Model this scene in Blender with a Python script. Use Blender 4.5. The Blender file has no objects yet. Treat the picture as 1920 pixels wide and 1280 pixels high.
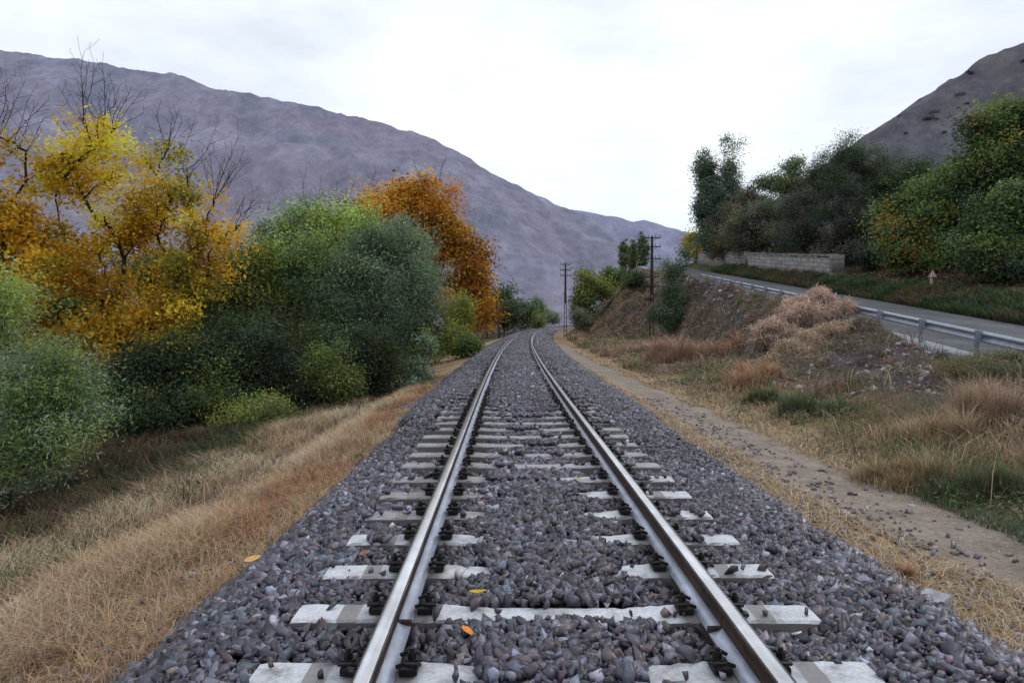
import bpy, bmesh, math, random
import numpy as np
from mathutils import Vector, Matrix

rng = np.random.default_rng(7)
random.seed(7)
PI = math.pi
SC = bpy.context.scene
COL = SC.collection

# ------------------------------------------------------------------ helpers
def lin(r, g, b, k=1.0):
    def f(c):
        c = c / 255.0
        return c / 12.92 if c <= 0.04045 else ((c + 0.055) / 1.055) ** 2.4
    return np.array([f(r) * k, f(g) * k, f(b) * k])

def tag(o, label=None, cat=None, group=None, kind=None):
    if label: o['label'] = label
    if cat: o['category'] = cat
    if group: o['group'] = group
    if kind: o['kind'] = kind
    return o

def empty(name, loc=(0, 0, 0), rz=0.0):
    o = bpy.data.objects.new(name, None)
    o.empty_display_size = 0.2
    o.location = loc
    o.rotation_euler = (0, 0, rz)
    COL.objects.link(o)
    return o

def mesh_np(name, verts, faces, mat=None, parent=None, cols=None, smooth=False, uvs=None):
    """faces: list of int arrays (n_i, k_i). verts in world space if parent is a plain translated empty with no rotation
    (they are shifted by the parent's location)."""
    verts = np.asarray(verts, dtype=np.float64)
    if parent is not None:
        verts = verts - np.array(parent.location)
    me = bpy.data.meshes.new(name)
    me.vertices.add(len(verts))
    me.vertices.foreach_set('co', verts.astype(np.float32).ravel())
    faces = [np.asarray(f, dtype=np.int32) for f in faces if len(f)]
    nl = sum(f.size for f in faces)
    npoly = sum(f.shape[0] for f in faces)
    me.loops.add(nl)
    me.loops.foreach_set('vertex_index', np.concatenate([f.ravel() for f in faces]))
    me.polygons.add(npoly)
    tot = np.concatenate([np.full(f.shape[0], f.shape[1], dtype=np.int32) for f in faces])
    start = np.concatenate([[0], np.cumsum(tot)[:-1]]).astype(np.int32)
    me.polygons.foreach_set('loop_start', start)
    me.polygons.foreach_set('loop_total', tot)
    if smooth:
        me.polygons.foreach_set('use_smooth', np.ones(npoly, dtype=bool))
    me.update(calc_edges=True)
    if cols is not None:
        a = me.color_attributes.new('Col', 'FLOAT_COLOR', 'POINT')
        c = np.ones((len(verts), 4), dtype=np.float32)
        c[:, :3] = cols
        a.data.foreach_set('color', c.ravel())
    if mat: me.materials.append(mat)
    o = bpy.data.objects.new(name, me)
    COL.objects.link(o)
    if parent is not None: o.parent = parent
    return o

class MB:
    """collects boxes / bars / prisms into one mesh"""
    def __init__(self): self.bm = bmesh.new()
    def box(self, c, s, rz=0.0, rot=None, bevel=0.0):
        m = Matrix.Translation(c) @ (rot if rot is not None else Matrix.Rotation(rz, 4, 'Z')) @ Matrix.Diagonal((s[0], s[1], s[2], 1))
        r = bmesh.ops.create_cube(self.bm, size=1.0, matrix=m)
        if bevel:
            es = list({e for v in r['verts'] for e in v.link_edges})
            bmesh.ops.bevel(self.bm, geom=es, offset=bevel, segments=2, profile=0.6, affect='EDGES')
        return self
    def bar(self, a, b, w, h=None, up=(0, 0, 1)):
        a = Vector(a); b = Vector(b); h = h or w
        d = (b - a); L = d.length; d.normalize()
        u = Vector(up)
        if abs(d.dot(u)) > .98: u = Vector((0, 1, 0))
        s = d.cross(u).normalized(); u2 = s.cross(d)
        m = Matrix((s, d, u2)).transposed().to_4x4()
        m.translation = (a + b) / 2
        bmesh.ops.create_cube(self.bm, size=1.0, matrix=m @ Matrix.Diagonal((w, L, h, 1)))
        return self
    def cyl(self, a, b, r1, r2=None, n=10):
        a = Vector(a); b = Vector(b); r2 = r1 if r2 is None else r2
        d = b - a; L = d.length
        q = d.to_track_quat('Z', 'Y').to_matrix().to_4x4(); q.translation = (a + b) / 2
        bmesh.ops.create_cone(self.bm, cap_ends=True, segments=n, radius1=r1, radius2=r2, depth=L, matrix=q)
        return self
    def tube(self, pts, r, n=8):
        for p, q in zip(pts[:-1], pts[1:]): self.cyl(p, q, r, r, n)
        for p in pts[1:-1]:
            bmesh.ops.create_uvsphere(self.bm, u_segments=n, v_segments=6, radius=r, matrix=Matrix.Translation(p))
        return self
    def poly(self, pts):
        self.bm.faces.new([self.bm.verts.new(p) for p in pts]); return self
    def build(self, name, mat, parent=None, smooth=False):
        me = bpy.data.meshes.new(name); bmesh.ops.recalc_face_normals(self.bm, faces=self.bm.faces)
        self.bm.to_mesh(me); self.bm.free()
        if smooth:
            for p in me.polygons: p.use_smooth = True
        me.materials.append(mat)
        o = bpy.data.objects.new(name, me); COL.objects.link(o)
        if parent is not None: o.parent = parent
        return o

# ------------------------------------------------------------------ numpy noise
_perm = rng.random((256, 256))
def vnoise(x, y):
    x = np.asarray(x, dtype=float); y = np.asarray(y, dtype=float)
    xi = np.floor(x).astype(int); yi = np.floor(y).astype(int)
    fx = x - xi; fy = y - yi
    fx = fx * fx * (3 - 2 * fx); fy = fy * fy * (3 - 2 * fy)
    a = _perm[xi & 255, yi & 255]; b = _perm[(xi + 1) & 255, yi & 255]
    c = _perm[xi & 255, (yi + 1) & 255]; d = _perm[(xi + 1) & 255, (yi + 1) & 255]
    return (a * (1 - fx) + b * fx) * (1 - fy) + (c * (1 - fx) + d * fx) * fy
def fbm(x, y, o=4, g=0.5):
    s = 0; a = 1; t = 0
    for i in range(o):
        s = s + a * vnoise(x * 2 ** i + 17.3 * i, y * 2 ** i + 9.1 * i); t += a; a *= g
    return s / t
def ridge(x, y, o=5):
    s = 0; a = 1; t = 0
    for i in range(o):
        s = s + a * (1 - np.abs(2 * vnoise(x * 2 ** i + 31.7 * i, y * 2 ** i + 5.3 * i) - 1)); t += a; a *= .52
    return s / t
def sstep(a, b, x):
    t = np.clip((np.asarray(x, float) - a) / (b - a), 0, 1)
    return t * t * (3 - 2 * t)

# ------------------------------------------------------------------ materials
def nt(name):
    m = bpy.data.materials.new(name); m.use_nodes = True
    t = m.node_tree; t.nodes.clear()
    out = t.nodes.new('ShaderNodeOutputMaterial')
    return m, t, out
def N(t, k, **kw):
    n = t.nodes.new(k)
    for a, v in kw.items():
        if a in n.inputs.keys(): n.inputs[a].default_value = v
        else: setattr(n, a, v)
    return n
def mixc(t, fac, a, b, mode='MIX'):
    n = t.nodes.new('ShaderNodeMix'); n.data_type = 'RGBA'; n.blend_type = mode
    for sock, v in ((n.inputs[0], fac), (n.inputs[6], a), (n.inputs[7], b)):
        if hasattr(v, 'links'): t.links.new(v, sock)
        elif isinstance(v, (int, float)): sock.default_value = v
        else: sock.default_value = (*v, 1) if len(v) == 3 else v
    return n.outputs[2]
def ramp(t, src, stops):
    r = t.nodes.new('ShaderNodeValToRGB')
    e = r.color_ramp.elements
    while len(e) < len(stops): e.new(0.5)
    for i, (p, c) in enumerate(stops):
        e[i].position = p
        e[i].color = (c, c, c, 1) if isinstance(c, (int, float)) else (*c, 1)
    t.links.new(src, r.inputs[0]); return r.outputs[0]
def noise(t, scale, detail=4, rough=.55, vec=None, w=None):
    n = N(t, 'ShaderNodeTexNoise'); n.inputs['Scale'].default_value = scale
    n.inputs['Detail'].default_value = detail; n.inputs['Roughness'].default_value = rough
    if vec is not None: t.links.new(vec, n.inputs['Vector'])
    return n.outputs['Fac']
def geo_pos(t): return t.nodes.new('ShaderNodeNewGeometry').outputs['Position']
def obj_pos(t): return t.nodes.new('ShaderNodeTexCoord').outputs['Object']
def bump(t, h, strength=.4, dist=.02):
    b = N(t, 'ShaderNodeBump'); b.inputs['Strength'].default_value = strength; b.inputs['Distance'].default_value = dist
    t.links.new(h, b.inputs['Height']); return b.outputs[0]
def principled(t, out, col, rough=.8, metal=0, normal=None, spec=.5):
    p = N(t, 'ShaderNodeBsdfPrincipled')
    for sock, v in ((p.inputs['Base Color'], col), (p.inputs['Roughness'], rough), (p.inputs['Metallic'], metal)):
        if hasattr(v, 'links'): t.links.new(v, sock)
        elif isinstance(v, (int, float)): sock.default_value = v
        else: sock.default_value = (*v, 1)
    p.inputs['Specular IOR Level'].default_value = spec
    if normal is not None: t.links.new(normal, p.inputs['Normal'])
    t.links.new(p.outputs[0], out.inputs[0]); return p

def m_plain(name, c, rough=.8, metal=0, var=.35, scale=8, bmp=.2, c2=None, spec=.5):
    m, t, out = nt(name); v = obj_pos(t)
    n = noise(t, scale, 6, .6, v)
    a = [x * (1 - var) for x in c]; b = [min(1, x * (1 + var)) for x in c]
    col = ramp(t, n, [(.3, a), (.7, b)])
    if c2 is not None:
        n2 = noise(t, scale * .35, 5, .65, v)
        col = mixc(t, ramp(t, n2, [(.45, 0.0), (.62, 1.0)]), col, tuple(c2))
    principled(t, out, col, rough, metal, bump(t, n, bmp, .01), spec); return m

def m_attr(name, rough=.8, scale=0, var=.3, trans=0.0, bmp=0.0, spec=.3, tint=None):
    m, t, out = nt(name)
    a = N(t, 'ShaderNodeAttribute'); a.attribute_name = 'Col'
    col = a.outputs['Color']; nrm = None
    if scale:
        v = geo_pos(t)
        n = noise(t, scale, 6, .65, v)
        f = ramp(t, n, [(.25, 1 - var), (.75, 1 + var)])
        col = mixc(t, 1.0, col, f, 'MULTIPLY')
        if bmp: nrm = bump(t, n, bmp, .05)
    p = principled(t, out, col, rough, 0, nrm, spec)
    if trans:
        tr = N(t, 'ShaderNodeBsdfTranslucent'); t.links.new(col, tr.inputs[0])
        mx = N(t, 'ShaderNodeMixShader'); mx.inputs[0].default_value = trans
        t.links.new(p.outputs[0], mx.inputs[1]); t.links.new(tr.outputs[0], mx.inputs[2])
        t.links.new(mx.outputs[0], out.inputs[0])
    return m

M_LEAF = m_attr('leaf', rough=.6, trans=.33, spec=.25)
M_LEAF_GOLD = m_attr('golden_leaf', rough=.6, trans=.5, spec=.2)
M_GRASS = m_attr('grass_blade', rough=.75, trans=.25, spec=.15)
M_BARK = m_plain('bark', lin(48, 42, 41), .9, var=.4, scale=14, bmp=.6, spec=.2)
M_BARK_GREY = m_plain('grey_bark', lin(110, 100, 96), .9, var=.4, scale=14, bmp=.6, spec=.2)
M_STONE = m_attr('ballast_stone', rough=.38, scale=70, var=.4, bmp=.12, spec=.7)

def m_ground():
    m, t, out = nt('ground_soil'); v = geo_pos(t)
    a = N(t, 'ShaderNodeAttribute'); a.attribute_name = 'Col'
    n1 = noise(t, 2.2, 8, .7, v); n2 = noise(t, 22, 6, .7, v)
    f = ramp(t, n1, [(.3, .62), (.7, 1.3)]); g = ramp(t, n2, [(.25, .6), (.75, 1.4)])
    c = mixc(t, 1, mixc(t, 1, a.outputs['Color'], f, 'MULTIPLY'), g, 'MULTIPLY')
    vo = N(t, 'ShaderNodeTexVoronoi'); vo.inputs['Scale'].default_value = 14; t.links.new(v, vo.inputs['Vector'])
    ad = N(t, 'ShaderNodeMath', operation='ADD'); t.links.new(n2, ad.inputs[0]); t.links.new(vo.outputs['Distance'], ad.inputs[1])
    principled(t, out, c, .95, 0, bump(t, ad.outputs[0], .7, .04), .1); return m
M_GROUND = m_ground()

def m_bed():
    m, t, out = nt('ballast_bed'); v = geo_pos(t)
    vo = N(t, 'ShaderNodeTexVoronoi'); vo.inputs['Scale'].default_value = 17; t.links.new(v, vo.inputs['Vector'])
    sep = N(t, 'ShaderNodeSeparateColor'); t.links.new(vo.outputs['Color'], sep.inputs[0])
    c = ramp(t, sep.outputs[0], [(0, lin(40, 36, 42)), (.5, lin(82, 76, 86)), (.8, lin(110, 98, 104)), (1, lin(150, 146, 156))])
    d = ramp(t, vo.outputs['Distance'], [(0.1, 1.0), (.75, .25)])
    principled(t, out, mixc(t, 1, c, d, 'MULTIPLY'), .6, 0, bump(t, vo.outputs['Distance'], -1, .05), .4); return m
M_BED = m_bed()

def m_asphalt():
    m, t, out = nt('asphalt'); v = geo_pos(t)
    n = noise(t, .8, 6, .65, v); n2 = noise(t, 60, 3, .6, v)
    mpa = N(t, 'ShaderNodeMapping'); mpa.inputs['Rotation'].default_value = (0, 0, .1); mpa.inputs['Scale'].default_value = (1.1, .06, 1); t.links.new(v, mpa.inputs[0])
    n3 = noise(t, 1.0, 4, .6, mpa.outputs[0]); vc = N(t, 'ShaderNodeTexVoronoi', feature='DISTANCE_TO_EDGE'); vc.inputs['Scale'].default_value = .35; t.links.new(v, vc.inputs['Vector'])
    c = ramp(t, n, [(.3, lin(66, 67, 72)), (.7, lin(94, 95, 100))])
    c = mixc(t, 1, c, ramp(t, n3, [(.35, .72), (.65, 1.25)]), 'MULTIPLY')
    c = mixc(t, 1, c, ramp(t, vc.outputs['Distance'], [(.0, .45), (.012, 1.0)]), 'MULTIPLY')
    c = mixc(t, 1, c, ramp(t, n2, [(.3, .7), (.7, 1.25)]), 'MULTIPLY')
    principled(t, out, c, .8, 0, bump(t, n2, .4, .01), .3); return m

def N_div(t, s, k):
    d_ = N(t, 'ShaderNodeMath', operation='DIVIDE'); t.links.new(s, d_.inputs[0]); d_.inputs[1].default_value = k; return d_.outputs[0]

def m_concrete():
    m, t, out = nt('sleeper_concrete'); v = geo_pos(t); o = obj_pos(t)
    n = noise(t, 5, 7, .7, v); n2 = noise(t, 60, 4, .6, v)
    c = ramp(t, n, [(.3, lin(140, 138, 140)), (.5, lin(200, 202, 208)), (.8, lin(222, 224, 230))])
    c = mixc(t, 1, c, ramp(t, n2, [(.3, .78), (.7, 1.12)]), 'MULTIPLY')
    sx = N(t, 'ShaderNodeSeparateXYZ'); t.links.new(o, sx.inputs[0])
    ab = N(t, 'ShaderNodeMath', operation='ABSOLUTE'); t.links.new(sx.outputs[0], ab.inputs[0])
    endm = N(t, 'ShaderNodeMath', operation='LESS_THAN'); t.links.new(ab.outputs[0], endm.inputs[0]); endm.inputs[1].default_value = 1.055
    st = ramp(t, ab.outputs[0], [(.58, 0), (.63, .9), (.86, .9), (.90, .1), (.955, .15), (.965, .75), (1.0, .8)])
    # dark rail seat, then an outer band painting the shade of a sloped facet (object X is metres across the track)
    seat_facet_mask = mixc(t, 1, st, ramp(t, n, [(.3, .6), (.6, 1)]), 'MULTIPLY')
    seat_facet_mask = mixc(t, 1, seat_facet_mask, endm.outputs[0], 'MULTIPLY')
    c = mixc(t, seat_facet_mask, c, tuple(lin(104, 98, 94)))
    wp = N(t, 'ShaderNodeSeparateXYZ'); t.links.new(v, wp.inputs[0])
    dl = mixc(t, 1, ramp(t, wp.outputs[0], [(0.0, 1.0), (.001, 0.0)]), ramp(t, N_div(t, wp.outputs[1], 10.0), [(.49, 0.0), (.53, .8)]), 'MULTIPLY')
    c = mixc(t, dl, c, tuple(lin(136, 132, 132)))
    dr = mixc(t, 1, ramp(t, wp.outputs[0], [(0.0, 0.0), (.001, 1.0)]), ramp(t, N_div(t, wp.outputs[1], 10.0), [(.60, 0.0), (.72, .75)]), 'MULTIPLY')
    c = mixc(t, dr, c, tuple(lin(140, 137, 138)))
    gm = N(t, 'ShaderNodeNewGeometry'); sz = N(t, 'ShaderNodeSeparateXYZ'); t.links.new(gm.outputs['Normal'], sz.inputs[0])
    side = ramp(t, sz.outputs[2], [(.35, 1.0), (.75, 0.0)])  # side faces darkened by their normal, shading put into the colour
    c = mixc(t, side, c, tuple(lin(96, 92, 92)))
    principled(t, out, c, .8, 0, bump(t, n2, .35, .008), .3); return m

def m_rail(name, base, c2, rough, metal, stretch=1):
    m, t, out = nt(name); v = geo_pos(t)
    mp = N(t, 'ShaderNodeMapping'); mp.inputs['Scale'].default_value = (1, stretch, 1); t.links.new(v, mp.inputs[0])
    n = noise(t, 30, 6, .7, mp.outputs[0]); n2 = noise(t, 3.5, 5, .6, v)
    c = mixc(t, ramp(t, n, [(.35, 0.0), (.7, 1.0)]), tuple(base), tuple(c2))
    c = mixc(t, 1, c, ramp(t, n2, [(.3, .75), (.7, 1.15)]), 'MULTIPLY')
    principled(t, out, c, rough, metal, bump(t, n, .25, .003), .5); return m
M_HEAD = m_rail('rail_head_steel', lin(226, 228, 234), lin(196, 192, 190), .2, 1.0, .03)
M_WEB = m_rail('rail_web_rust', lin(40, 33, 32), lin(88, 64, 52), .8, 0.2, .3)
M_FOOT = m_rail('rail_foot_steel', lin(186, 194, 212), lin(150, 154, 168), .34, .5, .2)
M_CLIP = m_plain('clip_iron', lin(34, 31, 32), .55, .4, var=.5, scale=40)
M_CONC = m_concrete()
M_GALV = m_plain('galvanised_steel', lin(150, 156, 168), .45, .7, var=.18, scale=5, bmp=.1)
M_POST = m_plain('galvanised_post', lin(128, 134, 146), .55, .5, var=.25, scale=5, bmp=.1)
M_DARKSTEEL = m_plain('dark_pole_steel', lin(46, 42, 46), .75, .3, var=.4, scale=6, c2=lin(88, 68, 60))
M_INSUL = m_plain('insulator', lin(70, 66, 70), .4, 0)
M_WOOD = m_plain('old_wood', lin(48, 44, 46), .9, 0, var=.4, scale=6)
M_ASPHALT = m_asphalt()
M_KERB = m_plain('pale_gutter_concrete', lin(132, 137, 146), .75, 0, var=.15, scale=3)

# ------------------------------------------------------------------ camera model (for choosing real positions)
F = 1340.0; VX = 951.0; HY = 602.0; CZ = 1.43
def P(px, py, Y): return np.array([(px - VX) / F * Y, Y, CZ + (HY - py) / F * Y])
def mpp(Y): return Y / F

# ------------------------------------------------------------------ track alignment and terrain
def xc(Y): return 0.235 + 0.000437 * np.maximum(0, np.asarray(Y, float) - 9.4) ** 2
def tang(Y): return math.atan(2 * 0.000437 * max(0, Y - 9.4))
def gx(Y): return 10.4 + 0.1 * np.asarray(Y, float)
def zroad(Y): return -1.4 + 0.1 * np.clip(np.asarray(Y, float), 13, 118)
TOE_Y = [-50, 10, 20, 35, 50, 62, 70, 80, 95, 120, 200, 4000]
TOE_X = [7.6, 7.6, 8.0, 10.0, 12.2, 13.0, 9.6, 8.3, 8.8, 11.0, 24, 900]
LS = [-3000, -80, -30, -14, -9, -6, -4.5, -2.9, -2.15, 0]
LZ = [-3.2, -3.0, -2.0, -1.6, -1.4, -1.15, -.95, -.6, -.45, -.45]
def ground_z(X, Y, rough=True):
    X = np.asarray(X, float); Y = np.asarray(Y, float)
    s = X - xc(np.minimum(Y, 300))
    zl = np.interp(s, LS, LZ)
    g = gx(np.minimum(Y, 300)); zr = zroad(Y); toe = np.interp(Y, TOE_Y, TOE_X); cr = g - .75
    toe = np.minimum(toe, cr - 1.5)
    p1 = xc(np.minimum(Y, 300)) + 4.6
    zt = -.12
    z1 = np.interp(s, [0, 2.5, 3.2, 4.6], [-.45, -.46, -.52, -.52])
    a = np.clip((X - p1) / np.maximum(toe - p1, .5), 0, 1)
    z2 = -.52 + a ** 1.2 * (zt + .52)
    b = np.clip((X - toe) / np.maximum(cr - toe, .5), 0, 1)
    z3 = zt + (zr + .02 - zt) * (b * .6 + .4 * b * b * (3 - 2 * b))
    berm = .42 * sstep(19.5, 24, Y) * np.exp(-((X - (g - .62)) / .34) ** 2) * (Y < 62)
    r = X - (g + 6.3)
    z4 = zr - .04 + np.where(r > 0, .2 * sstep(0, 1, r) + .26 * np.clip(r, 0, 60), 0)
    zr_ = np.where(s < 4.6, z1, np.where(X < toe, z2, np.where(X < cr, z3, z4)))
    z = np.where(s < 0, zl, zr_ + berm)
    # fade the valley side into flat land far away
    far = sstep(260, 420, Y)
    z = z * (1 - far) + (-3.0) * far
    if rough:
        onroad = ((X > cr - .3) & (X < g + 6.6))
        amp = .05 + .12 * sstep(3.5, 7, np.abs(s)) + .16 * sstep(5.2, 7, s) + .5 * sstep(0, 1, b) * (1 - sstep(.85, 1, b)) * np.clip(zr - zt, 0, 3) / 3
        amp = np.where(onroad, 0, amp) * np.where(np.abs(s) < 2.4, .2, 1)
        z = z + amp * (fbm(X * .9 + 5, Y * .9, 4) - .5) * 1.6
        z = z + np.where(onroad, 0, 1.5 * sstep(0, .5, b) * (1 - sstep(.8, 1, b)) * sstep(45, 70, Y) * (ridge(X * .35, Y * .16, 4) - .62))
    return z

def axis(segs):
    out = [np.arange(a, b, d) for a, b, d in segs]; return np.concatenate(out)
gxs = np.concatenate([-np.geomspace(3500, 60, 24), axis([(-58, -20, 2), (-20, -8, .6), (-8, 14, .17), (14, 36, .5), (36, 90, 2)]), np.geomspace(90, 3500, 24)])
gys = np.concatenate([[-400, -100, -30, -10, -4], axis([(-1, 22, .17), (22, 60, .4), (60, 130, 1.2), (130, 420, 8)]), np.geomspace(420, 5000, 20)])
GX, GY = np.meshgrid(gxs, gys)
GZ = ground_z(GX, GY)
nx, ny = len(gxs), len(gys)
ii = np.arange(nx * ny).reshape(ny, nx)
gf = np.stack([ii[:-1, :-1], ii[:-1, 1:], ii[1:, 1:], ii[1:, :-1]], -1).reshape(-1, 4)
C_STRAW = lin(172, 148, 116); C_ORANGE = lin(140, 114, 92); C_PATH = lin(146, 134, 124); C_DIRT = lin(112, 98, 94)
C_BANK = lin(96, 86, 88); C_GREEN = lin(84, 96, 62); C_LITTER = lin(74, 62, 56); C_OLIVE = lin(112, 104, 74)
def mixv(a, b, f): return a + (b - a) * np.asarray(f)[..., None]
def bare_soil(X, Y):
    g = gx(np.minimum(Y, 300)); toe = np.minimum(np.interp(Y, TOE_Y, TOE_X), g - 2.2)
    b = (X - toe) / (g - .75 - toe)
    return sstep(.0, .22, b + .3 * (fbm(X * .8, Y * .6, 3) - .5)) * (1 - sstep(.8, .95, b)) * sstep(16, 18.5, Y) * (1 - sstep(44, 54, Y)) * (.35 + .65 * sstep(.36, .5, fbm(X * .5 + 80, Y * .35, 3)))
def ground_col(X, Y):
    s = X - xc(np.minimum(Y, 300)); n = fbm(X * .7, Y * .7, 4); n2 = fbm(X * .25 + 40, Y * .25, 3)
    c = np.broadcast_to(C_STRAW, X.shape + (3,)).copy() * .8
    c = mixv(c, C_ORANGE * .8, sstep(.42, .6, n))
    # left of the embankment: darker as it nears the trees
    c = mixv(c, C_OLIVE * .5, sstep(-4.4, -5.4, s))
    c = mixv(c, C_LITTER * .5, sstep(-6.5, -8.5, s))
    tl = np.exp(-((s + 4.0 + .25 * (n2 - .5)) / .27) ** 2) * (Y < 22) * sstep(6.5, 8.5, Y)
    c = mixv(c, C_DIRT * .75, np.clip(tl * 1.1, 0, 1))
    # right
    cen = xc(np.minimum(Y, 300)) + 3.6 + .8 * sstep(9, 4.5, Y) - .45 * sstep(14, 40, Y)
    w = .56 + .40 * sstep(10, 5, Y)
    pf = (1 - sstep(w * .7, w * 1.25, np.abs(X - cen + .35 * (n - .5)))) * (Y < 60)
    right = (s > 0)
    bank = sstep(4.4, 6.2, s)
    c = mixv(c, mixv(np.broadcast_to(C_OLIVE * .85, c.shape), C_ORANGE * .7, sstep(.4, .62, n)), bank)
    toe = np.interp(Y, TOE_Y, TOE_X)
    c = mixv(c, mixv(np.broadcast_to(C_BANK * .8, c.shape), C_OLIVE * .9, sstep(.5, .66, n)), right * sstep(-1.0, .8, X - toe))
    c = mixv(c, C_PATH, right * pf)
    c = mixv(c, lin(96, 88, 92) * .85, right * bare_soil(X, Y))
    r = X - (gx(np.minimum(Y, 300)) + 6.3)
    c = mixv(c, C_GREEN * .7, right * sstep(-.2, .4, r))
    c = mixv(c, C_LITTER * .8, right * sstep(2, 4, r + 2 * (n - .5)))
    c = mixv(c, np.array([.08, .085, .07]), sstep(150, 300, Y) * (np.abs(X) > -1))
    return c
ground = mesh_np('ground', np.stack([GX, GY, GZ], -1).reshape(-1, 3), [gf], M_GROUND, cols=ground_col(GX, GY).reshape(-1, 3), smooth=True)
tag(ground, kind='structure')

# ------------------------------------------------------------------ mountains
def m_mtn(name, dark, mid, light, sc):
    m, t, out = nt(name); v = geo_pos(t)
    mp = N(t, 'ShaderNodeMapping'); mp.inputs['Scale'].default_value = (1.0, .6, .45)
    mp.inputs['Rotation'].default_value = (0, .45, 0); t.links.new(v, mp.inputs[0])
    n = noise(t, sc, 10, .68, mp.outputs[0]); n2 = noise(t, sc * .22, 6, .6, v); n3 = noise(t, sc * 5, 8, .75, mp.outputs[0])
    c = ramp(t, n, [(.36, tuple(dark)), (.5, tuple(mid)), (.63, tuple(light))])
    c = mixc(t, ramp(t, n2, [(.42, 0.0), (.62, .45)]), c, tuple(np.array(mid) * np.array([1.14, .96, .90])))
    c = mixc(t, 1, c, ramp(t, n3, [(.3, .78), (.7, 1.22)]), 'MULTIPLY')
    principled(t, out, c, .95, 0, bump(t, n3, .6, 14), .05); return m
M_MTN = m_mtn('haze_tinted_rock', lin(118, 122, 140), lin(134, 134, 153), lin(152, 153, 173), .012)  # distance haze is mixed into the rock colours as a bluish tint
M_MTN2 = m_mtn('far_haze_tinted_rock', lin(122, 128, 152), lin(134, 138, 164), lin(144, 150, 176), .008)  # far ridge carries a bluer haze tint in its colours
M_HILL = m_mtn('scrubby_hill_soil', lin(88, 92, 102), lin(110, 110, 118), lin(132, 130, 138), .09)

def heightfield(name, mat, xs, ys, zf):
    X, Y = np.meshgrid(xs, ys); Z = zf(X, Y)
    i = np.arange(X.size).reshape(X.shape)
    f = np.stack([i[:-1, :-1], i[:-1, 1:], i[1:, 1:], i[1:, :-1]], -1).reshape(-1, 4)
    o = mesh_np(name, np.stack([X, Y, Z], -1).reshape(-1, 3), [f], mat, smooth=True)
    return tag(o, kind='structure')
SKY1 = [(-900, -60), (-400, 40), (0, 92), (100, 110), (190, 117), (260, 134), (350, 141), (400, 166), (500, 182), (530, 188), (600, 202), (700, 226), (740, 236), (800, 252),
        (870, 288), (950, 337), (1050, 383), (1100, 400), (1150, 440), (1210, 480), (1300, 520), (1600, 590)]
def mtn_z(X, Y, YC=1500., Y0=520., pts=SKY1, amp=48):
    u = X / YC * F + VX
    py = np.interp(u, [p[0] for p in pts], [p[1] for p in pts])
    crest = CZ + (HY - py) / F * YC
    t = np.clip((Y - Y0) / (YC - Y0), 0, 1.0)
    back = sstep(YC, YC * 1.5, Y)
    prof = (t * .45 + .55 * t ** 1.6) * (1 - back * .6)
    r = ridge(X / 200 + Y / 900, Y / 520 - X / 1500, 6) - .62
    env = np.sin(np.clip(t, 0, 1) * PI) ** .8
    return -6 + crest * prof + env * amp * r * 2.2 + (ridge(X / 75 + Y / 300, Y / 160, 4) - .62) * 20 * env + (ridge(X / 45, Y / 45, 4) - .6) * 14 * sstep(0, .3, t)
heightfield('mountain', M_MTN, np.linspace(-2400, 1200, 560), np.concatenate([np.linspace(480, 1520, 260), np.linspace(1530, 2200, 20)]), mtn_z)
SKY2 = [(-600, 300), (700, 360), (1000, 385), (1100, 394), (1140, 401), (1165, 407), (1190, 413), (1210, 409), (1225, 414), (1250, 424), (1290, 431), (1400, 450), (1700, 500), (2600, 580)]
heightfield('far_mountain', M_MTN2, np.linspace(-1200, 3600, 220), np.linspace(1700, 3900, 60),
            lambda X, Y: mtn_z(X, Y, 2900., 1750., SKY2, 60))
SKY3 = [(1200, 600), (1450, 440), (1560, 320), (1635, 262), (1700, 212), (1740, 186), (1780, 162), (1820, 136), (1850, 108), (1880, 97), (1920, 85), (2050, 40), (2400, -60), (3400, -100)]
def hill_z(X, Y):
    YC = 230.; u = X / YC * F + VX
    py = np.interp(u, [p[0] for p in SKY3], [p[1] for p in SKY3])
    crest = CZ + (HY - py) / F * YC
    t = np.clip((Y - 95) / (YC - 95), 0, 1)
    return 2 + (crest - 2) * (t * .6 + .4 * t * t) * (1 - .5 * sstep(YC, YC * 2.2, Y)) + (fbm(X / 9, Y / 9, 4) - .5) * 4.0 * np.clip(t * 2, 0, 1) + (ridge(X / 40, Y / 60, 4) - .6) * 9 * np.sin(PI * t)
heightfield('hill', M_HILL, np.linspace(45, 420, 300), np.linspace(92, 520, 190), hill_z)

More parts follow.
